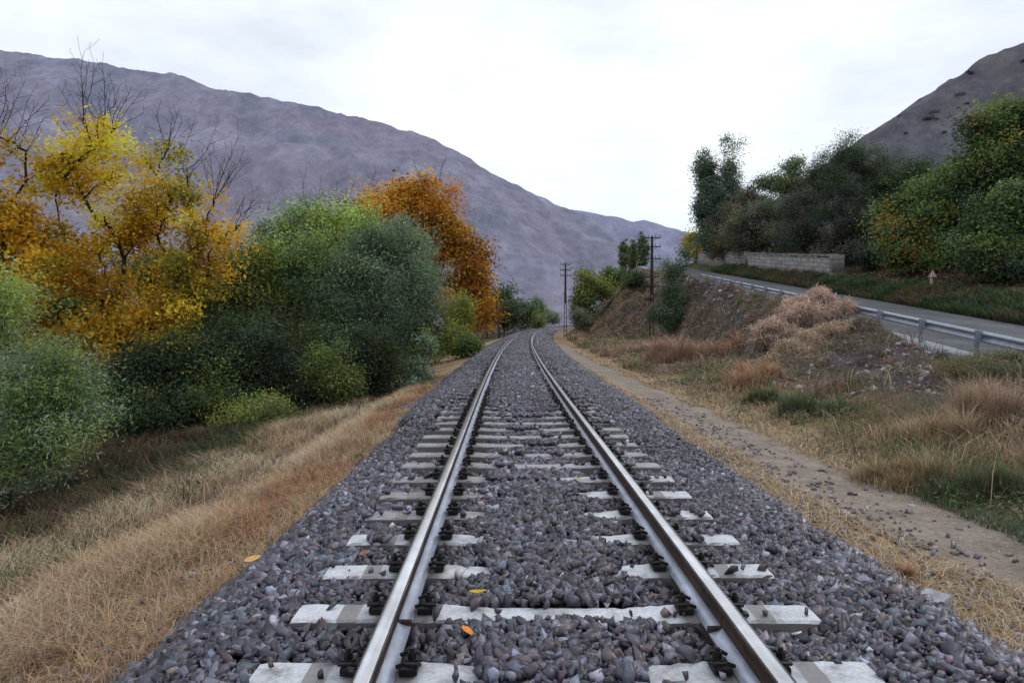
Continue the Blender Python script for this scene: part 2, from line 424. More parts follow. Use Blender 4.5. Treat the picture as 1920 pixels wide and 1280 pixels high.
# ------------------------------------------------------------------ foliage engine
LEAFN, LEAFS = 2.6, .88
def rnd_in_lobes(lobes, n, shell=.55, sub=0):
    if sub:
        L2 = []
        for c, r in lobes:
            r = np.array(r); c = np.array(c)
            L2.append((c, r * .62))
            m = sub + int(rng.integers(0, 3)); ph = rng.random() * 6.28
            for q in range(m):
                zz = 1 - 2 * (q + .5) / m; zz = zz * .9 + .1; a = ph + q * 2.399 + rng.normal() * .25
                d = np.array([math.cos(a) * math.sqrt(max(0, 1 - zz * zz)), math.sin(a) * math.sqrt(max(0, 1 - zz * zz)), zz])
                s_ = .20 + .30 * rng.random() ** 1.3
                L2.append((c + d * r * (1.0 - s_ * .7 + .17 * rng.normal() - (.3 if rng.random() < .25 else 0)), r * s_ * np.array([1, 1, .85])))
        lobes = L2
    c = np.array([l[0] for l in lobes]); r = np.array([l[1] for l in lobes])
    w = r[:, 0] * r[:, 1] * r[:, 2]; w = w ** .8; w /= w.sum()
    k = rng.choice(len(lobes), n, p=w)
    d = rng.normal(size=(n, 3)); d /= np.linalg.norm(d, axis=1)[:, None]
    rad = shell + (1 - shell) * rng.random(n) ** .7
    rad *= np.where(rng.random(n) < .12, rng.random(n) ** .5, 1)
    ph = rng.random(3) * 20
    rad *= .62 + .72 * fbm(d[:, 0] * 1.9 + ph[0] + k * 2.3, d[:, 1] * 1.2 + d[:, 2] * 1.9 + ph[1], 3)
    rad *= np.where(rng.random(n) < .2, 1 + .7 * rng.random(n) ** 1.5, 1)
    p = c[k] + d * r[k] * rad[:, None]
    return p, d

def skeleton(base, fork, pts, jit=.06):
    base = np.array(base, float); fork = np.array(fork, float)
    nseg = 4
    nodes = [base + (fork - base) * i / nseg + (rng.normal(size=3) * jit * np.linalg.norm(fork - base) * .35 * (0 < i) if i else 0) for i in range(nseg + 1)]
    par = [-1] + list(range(nseg))
    cap = nseg + 1 + len(pts) * 3 + 5
    A = np.zeros((cap, 3)); D = np.zeros(cap)
    for i, q in enumerate(nodes):
        A[i] = q
        if i: D[i] = D[par[i]] + np.linalg.norm(A[i] - A[par[i]])
    n = len(nodes)
    order = np.argsort(np.linalg.norm(pts - nodes[-1], axis=1))
    ends = []
    lo = 1
    for j in order:
        p = pts[j]
        dv = p - A[lo:n]; dist = np.linalg.norm(dv, axis=1)
        cost = dist + .32 * D[lo:n] + .5 * np.maximum(0, -dv[:, 2])
        i = int(np.argmin(cost)) + lo
        L = dist[i - lo]
        last = i
        for q in ((.38, .72, 1.0) if L > .4 else (1.0,)):
            if n >= cap: break
            pos = A[i] + (p - A[i]) * q
            if q < 1: pos = pos + rng.normal(size=3) * jit * L + np.array([0, 0, .05 * L * math.sin(q * PI)])
            A[n] = pos; par.append(last); D[n] = D[last] + np.linalg.norm(pos - A[last]); last = n; n += 1
        ends.append((last, j))
    return A[:n], np.array(par), ends

def add_twigs(A, par, targets):
    """straight bare shoots with forking side twigs, grown from the crown towards the target points"""
    A = list(A); par = list(par); n0 = len(A); AA = np.array(A)
    def shoot(i0, d, L, depth):
        nseg = max(2, int(L / .22)); last = i0; p = A[i0].copy(); d = d / np.linalg.norm(d)
        for s_ in range(nseg):
            d = d + rng.normal(size=3) * .09 + np.array([0, 0, .03]); d /= np.linalg.norm(d)
            p = p + d * L / nseg; A.append(p.copy()); par.append(last); last = len(A) - 1
            if depth and s_ >= nseg * .25 and rng.random() < .75:
                sd = np.cross(d, rng.normal(size=3)); sd /= np.linalg.norm(sd)
                shoot(last, d * .75 + sd * (.55 + .35 * rng.random()) + np.array([0, 0, .12]), L * (.22 + .3 * rng.random()) * (1 - .5 * s_ / nseg), depth - 1)
    for tgt in targets:
        dv = tgt - AA; dist = np.linalg.norm(dv, axis=1)
        i = int(np.argmin(dist + 1.2 * np.maximum(0, .5 - dv[:, 2]) + .4 * rng.random(len(AA))))
        if dist[i] > .15: shoot(i, dv[i] + np.array([0, 0, .1]), dist[i] * .85, 2)
    return np.array(A), np.array(par)

def limb_mesh(A, par, tip=.008, pw=2.3, k=5, rmax=.4, nl=None):
    n = len(A); acc = np.zeros(n); kids = np.zeros(n, int)
    for i in range(1, n): kids[par[i]] += 1
    acc[kids == 0] = tip ** pw
    if nl is not None: acc[nl:] = np.where(kids[nl:] == 0, (tip * .42) ** pw, 0)
    for i in range(n - 1, 0, -1): acc[par[i]] += acc[i]
    R = np.minimum(acc ** (1 / pw), rmax)
    R[0] *= 1.35
    c = np.arange(1, n); p = par[c]
    a = A[p]; b = A[c]; d = b - a; L = np.linalg.norm(d, axis=1); L[L < 1e-6] = 1e-6; d /= L[:, None]
    ref = np.where(np.abs(d[:, 2:3]) > .9, np.array([[1., 0, 0]]), np.array([[0, 0, 1.]]))
    s = np.cross(d, ref); s /= np.linalg.norm(s, axis=1)[:, None]; u = np.cross(s, d)
    ang = np.arange(k) * 2 * PI / k
    ring = s[:, None] * np.cos(ang)[None, :, None] + u[:, None] * np.sin(ang)[None, :, None]
    ra = np.minimum(R[p], R[c] * 1.7 + .004)
    va = a[:, None] - d[:, None] * (ra * .3)[:, None, None] + ring * ra[:, None, None]; vb = b[:, None] + ring * R[c][:, None, None]
    V = np.concatenate([va, vb], 1).reshape(-1, 3)
    e = np.arange(len(c))[:, None] * 2 * k
    j = np.arange(k); j2 = (j + 1) % k
    Fq = np.stack([e + j, e + j2, e + k + j2, e + k + j], -1).reshape(-1, 4)
    return V, Fq

def leaf_mesh(cen, out, size, aspect, col, up=.7, droop=0.0):
    n = len(cen)
    nrm = rng.normal(size=(n, 3)) * .75 + out * .5 + np.array([0, 0, up]); nrm /= np.linalg.norm(nrm, axis=1)[:, None]
    a = rng.normal(size=(n, 3)); a[:, 2] -= droop; a -= nrm * (a * nrm).sum(1)[:, None]; a /= np.linalg.norm(a, axis=1)[:, None]
    b = np.cross(nrm, a)
    L = size * (.65 + .7 * rng.random(n)); W = L * aspect
    fold = nrm * (W * .25)[:, None]
    v = np.stack([cen - a * L[:, None] * .5, cen + b * W[:, None] * .5 + a * L[:, None] * .06 + fold, cen + a * L[:, None] * .5, cen - b * W[:, None] * .5 + a * L[:, None] * .06 + fold], 1)
    f = np.arange(n * 4).reshape(n, 4)
    f = np.concatenate([f[:, [0, 1, 2]], f[:, [0, 2, 3]]])
    return v.reshape(-1, 3), f, np.repeat(col, 4, axis=0)

def make_tree(name, label, cat, base_px, Y, lobes, leaf, n_clump, n_leaf, palette, aspect=.5, sigma=.28, bare=None, group=None,
              fork_h=.3, trunk_r=.3, tip=.009, bark=None, parts=('trunk', 'crown'), up=.7, droop=0, shell=.55, base_xyz=None, bright=1.0, sub=8, gold=False, pw=2.3, top=.35, clump_var=.22):
    """lobes: (px, py, Y, rx_px, ry_px[, depth factor])"""
    L = []
    for l in lobes:
        r = (l[3] * mpp(l[2]), l[3] * mpp(l[2]) * (l[5] if len(l) > 5 else .9), l[4] * mpp(l[2]))
        L.append((P(l[0], l[1], l[2]), r))
    if base_xyz is None:
        bx = (base_px - VX) / F * Y
        base = np.array([bx, Y, float(ground_z(bx, Y)) - .08])
    else: base = np.array(base_xyz, float)
    root = empty(name, base)
    tag(root, label, cat, group)
    pts, _ = rnd_in_lobes(L, n_clump, shell, sub)
    gz = ground_z(pts[:, 0], pts[:, 1], False)
    pts[:, 2] = np.maximum(pts[:, 2], gz + .12)
    cc = np.average([l[0] for l in L], axis=0)
    ztop = pts[:, 2].max(); zlow = pts[:, 2].min()
    fork = base + (cc - base) * fork_h; fork[2] = base[2] + max(.15, (cc[2] - base[2]) * fork_h)
    allp = pts; tw = []
    if bare is not None:
        for (px, py, yy, sp, cnt) in bare:
            c0 = P(px, py, yy)
            for q in range(max(3, int(cnt * .95))): tw.append(c0 + rng.normal(size=3) * np.array([1.1, .8, .8]) * sp * mpp(yy))
    A, par, ends = skeleton(base, fork, allp)
    nl = len(A)
    if tw: A, par = add_twigs(A, par, tw)
    V, Fq = limb_mesh(A, par, tip, rmax=trunk_r, pw=pw, nl=nl)
    mesh_np(parts[0], V, [Fq], bark or M_BARK, root, smooth=True)
    # leaves
    n = int(n_leaf * LEAFN)
    leaf = leaf * LEAFS
    k = rng.integers(0, len(pts), n)
    ck = rng.normal(size=(len(pts), 3))
    off = np.clip(rng.normal(size=(n, 3)), -2.0, 2.0) * np.where(rng.random((n, 1)) < .16, 1.35, 1.0) * sigma * (.6 + .8 * rng.random(len(pts)))[k][:, None]
    off[:, 2] *= .75
    c = pts[k] + off
    c[:, 2] = np.maximum(c[:, 2], ground_z(c[:, 0], c[:, 1], False) + .03)
    out = c - cc; out /= np.linalg.norm(out, axis=1)[:, None] + 1e-6
    pal = np.array([p[0] for p in palette]); pw = np.array([p[1] for p in palette], float); pw /= pw.sum()
    ci = rng.choice(len(pal), len(pts), p=pw)
    # neighbouring clumps share a tint
    fld = fbm(pts[:, 0] * .55 + pts[:, 2] * .4, pts[:, 1] * .5 + pts[:, 2] * .55, 3)
    ci2 = np.searchsorted(np.cumsum(pw), np.clip((np.argsort(np.argsort(fld)) + .5) / len(pts), 0, .999))
    ci = np.where(rng.random(len(pts)) < .6, ci2, ci)
    ci_l = np.where(rng.random(n) < .92, ci[k], rng.choice(len(pal), n, p=pw))
    col = pal[ci_l] * (1 + clump_var * np.clip(ck[k, :1], -1.6, 1.8)) * (.78 + .44 * rng.random((n, 1)))
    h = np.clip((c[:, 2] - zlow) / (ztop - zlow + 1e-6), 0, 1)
    col = col * (1 - top * .5 + top * h)[:, None] * bright  # crown tops lightened, light from above put into the leaf colour
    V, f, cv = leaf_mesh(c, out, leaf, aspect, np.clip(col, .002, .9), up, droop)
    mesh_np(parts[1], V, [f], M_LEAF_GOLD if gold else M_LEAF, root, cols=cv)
    return root

def blades(px, py, pz, h, w, lean, col, curl=.35):
    """tapered three-triangle grass blades"""
    n = len(px); az = rng.random(n) * 2 * PI
    dx = np.cos(az); dy = np.sin(az)
    sx, sy = -dy, dx
    ln = lean * h
    b = np.stack([px, py, pz], -1)
    mid = b + np.stack([dx * ln * .4, dy * ln * .4, h * .58], -1)
    tip = b + np.stack([dx * ln * (1 + curl), dy * ln * (1 + curl), h * (1 - .25 * lean)], -1)
    sw = np.stack([sx * w, sy * w, np.zeros(n)], -1)
    v = np.stack([b - sw * .5, b + sw * .5, mid + sw * .38, mid - sw * .38, tip], 1).reshape(-1, 3)
    i = np.arange(n)[:, None] * 5
    q = np.concatenate([i, i + 1, i + 2, i + 3], 1); t = np.concatenate([i + 3, i + 2, i + 4], 1)
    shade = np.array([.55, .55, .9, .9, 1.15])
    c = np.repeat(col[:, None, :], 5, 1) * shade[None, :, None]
    return v, q, t, c.reshape(-1, 3)

def grass_obj(name, label, X, Y, h, w, lean, col, zoff=0.0, cat='grass', group=None):
    z = ground_z(X, Y) - .015 + zoff
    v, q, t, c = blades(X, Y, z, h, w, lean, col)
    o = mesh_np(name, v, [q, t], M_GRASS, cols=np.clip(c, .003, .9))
    return tag(o, label, cat, group, kind='stuff')

def pick(pal, n, fld=None):
    p = np.array([c[0] for c in pal]); w = np.array([c[1] for c in pal], float); w /= w.sum()
    i = rng.choice(len(p), n, p=w)
    if fld is not None:
        i2 = np.searchsorted(np.cumsum(w), np.clip(fld, 0, .999)); i = np.where(rng.random(n) < .65, i2, i)
    return p[i] * (.7 + .6 * rng.random((n, 1)))

# ------------------------------------------------------------------ railway track
S_Y0, S_D = 3.48, 0.6
K_UNBURIED = 0
def ballast_z(s, Y):
    """top of the stone bed; sleeper tops are z = 0"""
    s = np.asarray(s, float); Y = np.asarray(Y, float)
    a = np.abs(s)
    top = np.interp(a, [0, .35, .62, .9, 1.25, 1.5], [.012, .002, -.048, -.058, -.052, -.055])
    lift = (fbm(s * 1.1 + 3, Y * .45, 3) - .5) * .10
    top = top + lift * np.where(a < .6, .5, .8) - .022 * sstep(3, 12, Y) * (a > .85)
    top = top + .085 * sstep(9.8, 13.6, Y)
    top = top - .045 * sstep(5.6, 6.8, Y) * (1 - sstep(10.5, 13, Y)) * (a < .62)
    L = np.interp(-s, [1.5, 1.7, 2.3, 2.9, 3.3], [0, -.03, -.44, -.56, -.66]); R = np.interp(s, [1.5, 2.0, 2.75, 3.1], [0, -.04, -.46, -.66])
    return top + np.where(s < -1.5, L, 0) + np.where(s > 1.5, R, 0)

# bed sheet below the loose stones
bs = np.arange(-2.6, 3.11, .12); by = np.concatenate([np.arange(.5, 24, .15), np.arange(24, 80, .6), np.arange(80, 262, 3)])
BS, BY = np.meshgrid(bs, by)
BZ = ballast_z(BS, BY) - .045
BX = BS + xc(BY)
i = np.arange(BX.size).reshape(BX.shape)
o = mesh_np('ballast_bed', np.stack([BX, BY, BZ], -1).reshape(-1, 3), [np.stack([i[:-1, :-1], i[:-1, 1:], i[1:, 1:], i[1:, :-1]], -1).reshape(-1, 4)], M_BED, smooth=True)
tag(o, kind='structure')

def stone_variants(n, npts):
    out = []
    for q in range(n):
        bm = bmesh.new()
        p = np.array([[x, y, z] for x in (-1, 1) for y in (-1, 1) for z in (-1, 1)], float) * .66 + rng.normal(size=(8, 3)) * .24
        if npts > 8: p = np.concatenate([p, rng.normal(size=(npts - 8, 3)) * .62])
        else: p = p[rng.permutation(8)[:7 + (q % 2)]]
        p *= np.array([1.2, .6 + .4 * rng.random(), .42 + .32 * rng.random()])
        for v in p: bm.verts.new(v)
        r = bmesh.ops.convex_hull(bm, input=bm.verts)
        loose = [v for v in bm.verts if not v.link_faces]
        for v in loose: bm.verts.remove(v)
        bm.verts.ensure_lookup_table(); bm.verts.index_update()
        out.append((np.array([v.co[:] for v in bm.verts]), np.array([[v.index for v in f.verts] for f in bm.faces])))
        bm.free()
    return out
def rand_rot(n, flat=.5):
    q = rng.normal(size=(n, 4)); q[:, 1:3] *= flat; q /= np.linalg.norm(q, axis=1)[:, None]
    w_, x, y, z = q.T
    return np.stack([np.stack([1 - 2 * (y * y + z * z), 2 * (x * y - z * w_), 2 * (x * z + y * w_)], -1),
                     np.stack([2 * (x * y + z * w_), 1 - 2 * (x * x + z * z), 2 * (y * z - x * w_)], -1),
                     np.stack([2 * (x * z - y * w_), 2 * (y * z + x * w_), 1 - 2 * (x * x + y * y)], -1)], 1)
ST_PAL = [(lin(74, 68, 80), 3), (lin(92, 86, 98), 3), (lin(112, 102, 112), 2.6), (lin(96, 78, 82), 1.6), (lin(122, 124, 136), 2), (lin(58, 52, 60), 2), (lin(150, 146, 156), 1.1), (lin(134, 116, 112), .9), (lin(96, 104, 112), 1.2), (lin(190, 186, 194), .55), (lin(44, 40, 48), 1.6)]
def scatter_stones(pos, size, variants):
    n = len(pos); vi = rng.integers(0, len(variants), n)
    VV, FF, CC = [], [], []; base = 0
    sx_ = pos[:, 0] - xc(pos[:, 1]); pn = fbm(pos[:, 0] * 1.3, pos[:, 1] * .7, 3)
    col = pick(ST_PAL, n) * np.array([.90, .94, 1.05]) * (.38 + .58 * pn)[:, None]
    hilite = rng.random(n) < .10; col[hilite] = np.clip(col[hilite] * 2.1, 0, .6)  # random few stones brightened, highlights put into the stone colour
    rust = np.exp(-((np.abs(sx_) - .75) / .28) ** 2) * (.25 + .6 * fbm(pos[:, 0] * 2, pos[:, 1] * 1.1 + 7, 2))
    col = col * (1 - rust[:, None] * np.array([.25, .38, .48]))
    dust = sstep(1.9, 2.7, np.abs(sx_)) * .55 * (rng.random(n) < .7)
    col = mixv(col, lin(128, 110, 96), dust)
    for k, (v, f) in enumerate(variants):
        m = np.where(vi == k)[0]
        if not len(m): continue
        R = rand_rot(len(m), .75)
        p = np.einsum('nij,vj->nvi', R, v) * size[m][:, None, None] + pos[m][:, None, :]
        VV.append(p.reshape(-1, 3)); FF.append((f[None] + (np.arange(len(m)) * len(v))[:, None, None] + base).reshape(-1, 3))
        CC.append(np.repeat(col[m], len(v), axis=0)); base += len(m) * len(v)
    return np.concatenate(VV), np.concatenate(FF), np.concatenate(CC)

def gen_stones(y0, y1, dens, smin, smax, s0=-3.1, s1=2.85, layers=True):
    n = int((y1 - y0) * (s1 - s0) * dens)
    Y = y0 + (y1 - y0) * rng.random(n); s = s0 + (s1 - s0) * rng.random(n)
    size = smin + (smax - smin) * rng.random(n) ** 1.8
    z = ballast_z(s, Y) + (rng.random(n) - .75) * .03
    k = np.round((Y - S_Y0) / S_D); dy = Y - (S_Y0 + k * S_D)
    on = (np.abs(dy) < .088 + size * .5) & (np.abs(s) < 1.28 + size * .5) & (Y < 45)
    cover = fbm(s * 1.7 + k * 3.1, k * 1.7 + .3, 2)
    mid = np.abs(s) < .47
    edge_ = .34 + .16 * (fbm(k * 2.3 + 5 * (s > 0), k * 1.1 + 2, 2) - .5)
    mid = np.abs(s) < edge_
    thr = np.where(mid, -.1 + .64 * sstep(5.7, 6.6, Y), .73 - .12 * sstep(6, 22, Y))
    far = sstep(9.5, 13.5, Y) * rng.random(n)
    cov = (cover > thr) | (rng.random(n) < .02 + 1.0 * far)
    cov |= (s > .86) & (s < 1.03) & (k > .5) & (rng.random(n) < .75 * (fbm(k * 3.7, s * 2 + 8, 2) > .38))
    cov = np.where((np.abs(k) < .5) & (np.abs(s) < 1.3), rng.random(n) < .012, cov)
    keep = ~on | cov
    z = np.where(on & cov, np.maximum(z, .010 + size * .15 + .012 * rng.random(n)), z)
    rail = np.abs(np.abs(s) - .7525)
    keep &= rail > .078 + size * .35
    near = rail < .2
    z = np.where(near & ~on, np.minimum(z, -.045), z)
    # ragged edge of the stone shoulder
    e = fbm(Y * 1.3, s * .5 + 9, 3) - .5
    e2 = fbm(Y * .45 + 8, s * .3, 2) - .5
    keep &= (s > -2.12 - .8 * sstep(5.2, 2.9, Y) + e * 1.2 + e2 * 1.0 + rng.normal(size=n) * .07) & (s < 2.48 + e * 1.0 + e2 * .5 + rng.normal(size=n) * .07)
    p = np.stack([s + xc(Y), Y, z], -1)[keep]
    return p, size[keep]
SV = stone_variants(24, 10); SV2 = stone_variants(14, 8)
parts_ = []
p, sz = gen_stones(1.9, 7.5, 1850, .014, .043); parts_.append(scatter_stones(p, sz, SV))
p, sz = gen_stones(7.5, 18, 900, .019, .042); parts_.append(scatter_stones(p, sz, SV2))
p, sz = gen_stones(18, 45, 330, .026, .05); parts_.append(scatter_stones(p, sz, SV2))
p, sz = gen_stones(45, 130, 60, .05, .085); parts_.append(scatter_stones(p, sz, SV2))
# strays beyond the shoulder
n = 3400
Y = 2 + 16 * rng.random(n) ** 1.6; s = np.where(rng.random(n) < .42, -2.15 - np.abs(rng.normal(size=n)) * .38, 2.65 + np.abs(rng.normal(size=n)) * .55)
p = np.stack([s + xc(Y), Y, ground_z(s + xc(Y), Y) + .008], -1); parts_.append(scatter_stones(p, .014 + .03 * rng.random(n) ** 2, SV2))
off = 0; Vs, Fs, Cs = [], [], []
for v, f, c in parts_:
    Vs.append(v); Fs.append(f + off); Cs.append(c); off += len(v)
o = mesh_np('ballast_stones', np.concatenate(Vs), [np.concatenate(Fs)], M_STONE, cols=np.concatenate(Cs))
tag(o, 'loose dark purple grey crushed stones of the railway bed', 'ballast', kind='stuff')

# sleepers ------------------------------------------------------------
def sleeper_mesh():
    xs0 = [-1.29, -1.27, -1.0, -.92, -.60, -.50, -.3, 0, .3, .50, .60, .92, 1.0, 1.27, 1.29]
    zt0 = [-.03, 0.0, .0, .002, .002, -.004, -.012, -.014, -.012, -.004, .002, .002, .0, 0.0, -.03]
    xs = np.concatenate([[-1.29], np.linspace(-1.272, 1.272, 72), [1.29]]); zt = np.interp(xs, xs0, zt0)
    V = []; 
    for x, z in zip(xs, zt):
        e = .86 if abs(x) > 1.28 else 1
        wt = (.098 if abs(x) > .45 else .088) * e; wb = .145 * e
        j1, j2, j3, j4 = [-.010 * max(0, rng.random() - .62) * (3 if rng.random() < .12 else 1.2) + rng.normal() * .0012 for _ in range(4)]
        V += [(x, -wb, -.20), (x, -wt - .006 - j1 * .6, z - .012 + j1), (x, -wt + .008 - j2, z + j2 * .3), (x, 0, z + .0015), (x, wt - .008 + j3, z + j3 * .3), (x, wt + .006 + j4 * .6, z - .012 + j4), (x, wb, -.20)]
    k = 7; Fq = []
    for i in range(len(xs) - 1):
        for j in range(k):
            j2 = (j + 1) % k
            Fq.append((i * k + j, i * k + j2, (i + 1) * k + j2, (i + 1) * k + j))
    me = bpy.data.meshes.new('sleeper_body')
    me.from_pydata(V, [], Fq + [tuple(range(k))[::-1], tuple((len(xs) - 1) * k + j for j in range(k))])
    me.update(); me.materials.append(M_CONC); return me
ME_SL = [sleeper_mesh() for _ in range(6)]
def clip_mesh():
    b = MB()
    b.box((0, 0, .022), (.075, .11, .03), bevel=.006)                       # guide plate
    pts = [Vector(p) for p in ((-.045, -.05, .045), (-.01, -.062, .062), (.035, -.05, .055), (.045, -.02, .04), (.02, 0, .05), (.045, .02, .04), (.035, .05, .055), (-.01, .062, .062), (-.045, .05, .045))]
    b.tube(pts, .0085, 6)
    b.cyl((.012, 0, .03), (.012, 0, .085), .019, .019, 6); b.cyl((.012, 0, .05), (.012, 0, .058), .03, .03, 12)
    b.cyl((.012, 0, .085), (.012, 0, .10), .012, .01, 8)
    o = b.build('rail_clip', M_CLIP); me = o.data; bpy.data.objects.remove(o); return me
me_clip = clip_mesh()
ORD = 'first second third fourth fifth sixth seventh eighth ninth tenth eleventh twelfth thirteenth fourteenth fifteenth sixteenth seventeenth eighteenth nineteenth twentieth'.split()
for k in range(-2, 24):
    Y = S_Y0 + k * S_D
    r = empty('railway_sleeper', (float(xc(Y)), Y, 0), -tang(Y) + rng.normal() * .006)
    if k == -2: lb = 'concrete sleeper just out of the picture bottom, nearest of all'
    elif k == -1: lb = 'pale concrete sleeper at the bottom edge, its middle buried in stones'
    elif k == 0: lb = 'near concrete sleeper showing from rail to rail with an orange leaf before it'
    elif k <= 15: lb = f'{ORD[k-1]} concrete sleeper counting away from the near one behind the orange leaf'
    else: lb = 'concrete sleeper almost buried in ballast where the bare ones end'
    tag(r, lb, 'railway sleeper', 'concrete sleepers under the rails')
    ob = bpy.data.objects.new('sleeper_body', ME_SL[k % 6]); COL.objects.link(ob); ob.parent = r
    ob.location.z = rng.normal() * .004 if k else 0
    if k <= 18:
        for x in (-.7525, .7525):
            for sd in (-1, 1):
                c = bpy.data.objects.new('rail_clip', me_clip); COL.objects.link(c); c.parent = r
                c.location = (x + sd * .118, 0, 0); c.rotation_euler = (0, 0, 0 if sd > 0 else PI)
# fix: label for the hidden nearest one is never seen; it supports the rail outside the frame

# rails -----------------------------------------------------------------
def sweep(name, prof, mat, parent, side, closed=True):
    ys = np.concatenate([np.arange(-1.5, 20, .5), np.arange(20, 262, 1.5)])
    prof = np.array(prof); k = len(prof); V = []
    for y in ys:
        a = tang(y); X = float(xc(y))
        cx, sy_ = math.cos(a), -math.sin(a)
        for (u, z) in prof: V.append((X + (side * .7525 + u) * cx, y + (side * .7525 + u) * sy_, z))
    n = len(ys); i = np.arange(n - 1)[:, None] * k; j = np.arange(k); j2 = (j + 1) % k
    Fq = np.stack([i + j, i + j2, i + k + j2, i + k + j], -1).reshape(-1, 4)
    return mesh_np(name, V, [Fq, np.arange(k)[None], (np.arange(k) + (n - 1) * k)[None]], mat, parent)
HP = [(-.0355, .128), (-.0358, .152), (-.0325, .160), (-.024, .1645), (-.010, .1655), (.010, .1655), (.024, .1645), (.0325, .160), (.0358, .152), (.0355, .128), (.010, .121), (-.010, .121)]
WP = [(-.0095, .121), (-.0085, .075), (-.0095, .035), (-.0095, .034), (.0095, .034), (.0095, .035), (.0085, .075), (.0095, .121)]
FP = [(-.070, .004), (-.070, .013), (-.03, .024), (-.0095, .036), (.0095, .036), (.03, .024), (.070, .013), (.070, .004)]
for side, lb in ((-1, 'left steel rail of the track, its shiny head curving away'), (1, 'right steel rail of the track, dark side facing the viewer')):
    r = empty('rail', (float(xc(0)) + side * .7525, 0, 0)); tag(r, lb, 'rail', 'two rails of the track')
    hd = sweep('rail_head', HP, M_HEAD, r, side); hd.data.materials.append(M_WEB)
    mi = np.zeros(len(hd.data.polygons), dtype=np.int32); q = np.arange((len(mi) - 2)) % len(HP); mi[:-2] = np.isin(q, (0, 8, 9, 10, 11)); hd.data.polygons.foreach_set('material_index', mi)
    sweep('rail_web', WP, M_WEB, r, side); sweep('rail_foot', FP, M_FOOT, r, side)
    b = MB(); yj = 3.30 if side < 0 else 3.22; X = float(xc(yj)) + side * .7525
    b.box((X, yj, .0225), (.146, .03, .03), bevel=.006); b.box((X, yj, .08), (.026, .028, .082), bevel=.004)
    o = b.build('weld_collar', M_WEB, r); o.location -= Vector(r.location)

# fallen leaves lying on the stones --------------------------------------
def leaf_thing(px, py, zz, L, W, rot, col, label, curl=.25):
    Y = (CZ - zz) / (py - HY) * F; X = (px - VX) / F * Y
    m = m_plain('leaf_' + label.split()[0], col, .6, var=.3, scale=40)
    us = np.linspace(-1, 1, 9); V = []; 
    for u in us:
        wd = W * .5 * (1 - abs(u) ** 2.2) ** .8 + .0006
        for q in (-1, -.5, 0, .5, 1):
            V.append((u * L * .5, q * wd, curl * L * .35 * u * u + abs(q) * wd * .45))
    Fq = [(i * 5 + j, i * 5 + j + 1, (i + 1) * 5 + j + 1, (i + 1) * 5 + j) for i in range(8) for j in range(4)]
    me = bpy.data.meshes.new('fallen_leaf'); me.from_pydata(V, [], Fq); me.materials.append(m)
    for p in me.polygons: p.use_smooth = True
    o = bpy.data.objects.new('fallen_leaf', me); COL.objects.link(o)
    o.location = (X, Y, zz); o.rotation_euler = (.25, -.15, rot)
    tag(o, label, 'leaf', 'fallen leaves on the stones')
leaf_thing(874, 1190, .045, .085, .045, 2.1, lin(216, 128, 40), 'orange dry leaf lying nearest the viewer between the rails')
leaf_thing(896, 1114, .04, .10, .026, -.3, lin(206, 172, 30), 'yellow narrow leaf on stones just beyond the nearest full sleeper')
leaf_thing(684, 1042, .03, .085, .06, -.8, lin(140, 98, 80), 'brown curled leaf beside the outer left end of a sleeper', .5)
leaf_thing(470, 1052, -.26, .12, .06, .6, lin(206, 164, 92), 'pale tan leaf at the edge of the left dry grass', .3)
leaf_thing(1085, 900, .04, .07, .04, .9, lin(150, 150, 90), 'small olive leaf far up between the rails')
# pale slab on the right shoulder
b = MB(); b.box((0, 0, 0), (.27, .16, .05), rot=Matrix.Rotation(.5, 4, 'Z') @ Matrix.Rotation(-.22, 4, 'Y'), bevel=.012)
o = b.build('stone_slab', m_plain('slab_concrete', lin(150, 150, 156), .85, var=.35, scale=9, bmp=.5))
o.location = (2.70, 4.52, -.375); tag(o, 'flat pale slab half buried at the right edge of the ballast', 'slab')

# ------------------------------------------------------------------ grass and weeds
G_STRAW = lin(198, 174, 142); G_TAN = lin(186, 160, 134); G_ORANGE = lin(180, 138, 110); G_PALE = lin(214, 198, 170); G_OLIVE = lin(130, 124, 92)
G_GREEN = lin(92, 114, 76); G_TEAL = lin(86, 112, 94); G_PINK = lin(172, 144, 134); G_BROWN = lin(126, 106, 92)

def strew(n, x0, x1, y0, y1, bias=1.0):
    """random ground points, denser near the viewer; x given as offset from the track centre"""
    Y = y0 + (y1 - y0) * rng.random(n) ** bias; s = x0 + (x1 - x0) * rng.random(n)
    return s, Y
# left embankment: straw strip
s, Y = strew(200000, -5.4, -1.9, 1.6, 26, 1.75)
e = fbm(Y * 1.3, s * .5 + 9, 3) - .5 + .8 * (fbm(Y * .45 + 8, s * .3, 2) - .5)
dn = fbm(s * 1.4, Y * .9, 4)
trail = np.exp(-((s + 4.0 + .25 * (fbm((s + xc(Y)) * .25 + 40, Y * .25, 3) - .5)) / .27) ** 2) * sstep(6.5, 8.5, Y)
keep = ((s < -2.04 - .75 * sstep(5.2, 2.9, Y) + e * .9) | (rng.random(len(s)) < .10)) & (s < -1.95 + e * .9 + .12 * rng.normal(size=len(s))) & (rng.random(len(s)) > trail * .93) & (rng.random(len(s)) < sstep(.22, .5, dn) * .75 + .27)
s, Y, dn = s[keep], Y[keep], dn[keep]
n = len(s); fld = fbm(s * .8 + 3, Y * .45, 3); fld = (np.argsort(np.argsort(fld)) + .5) / n
col = pick([(G_ORANGE, 1.7), (G_STRAW, 4), (G_TAN, 3), (G_PALE, 3), (G_OLIVE * 1.15, .5)], n, np.clip(fld * .8 + .2 * sstep(-2.6, -3.6, s), 0, .99)); col[s > -2.9] *= np.array([.95, .90, .86])
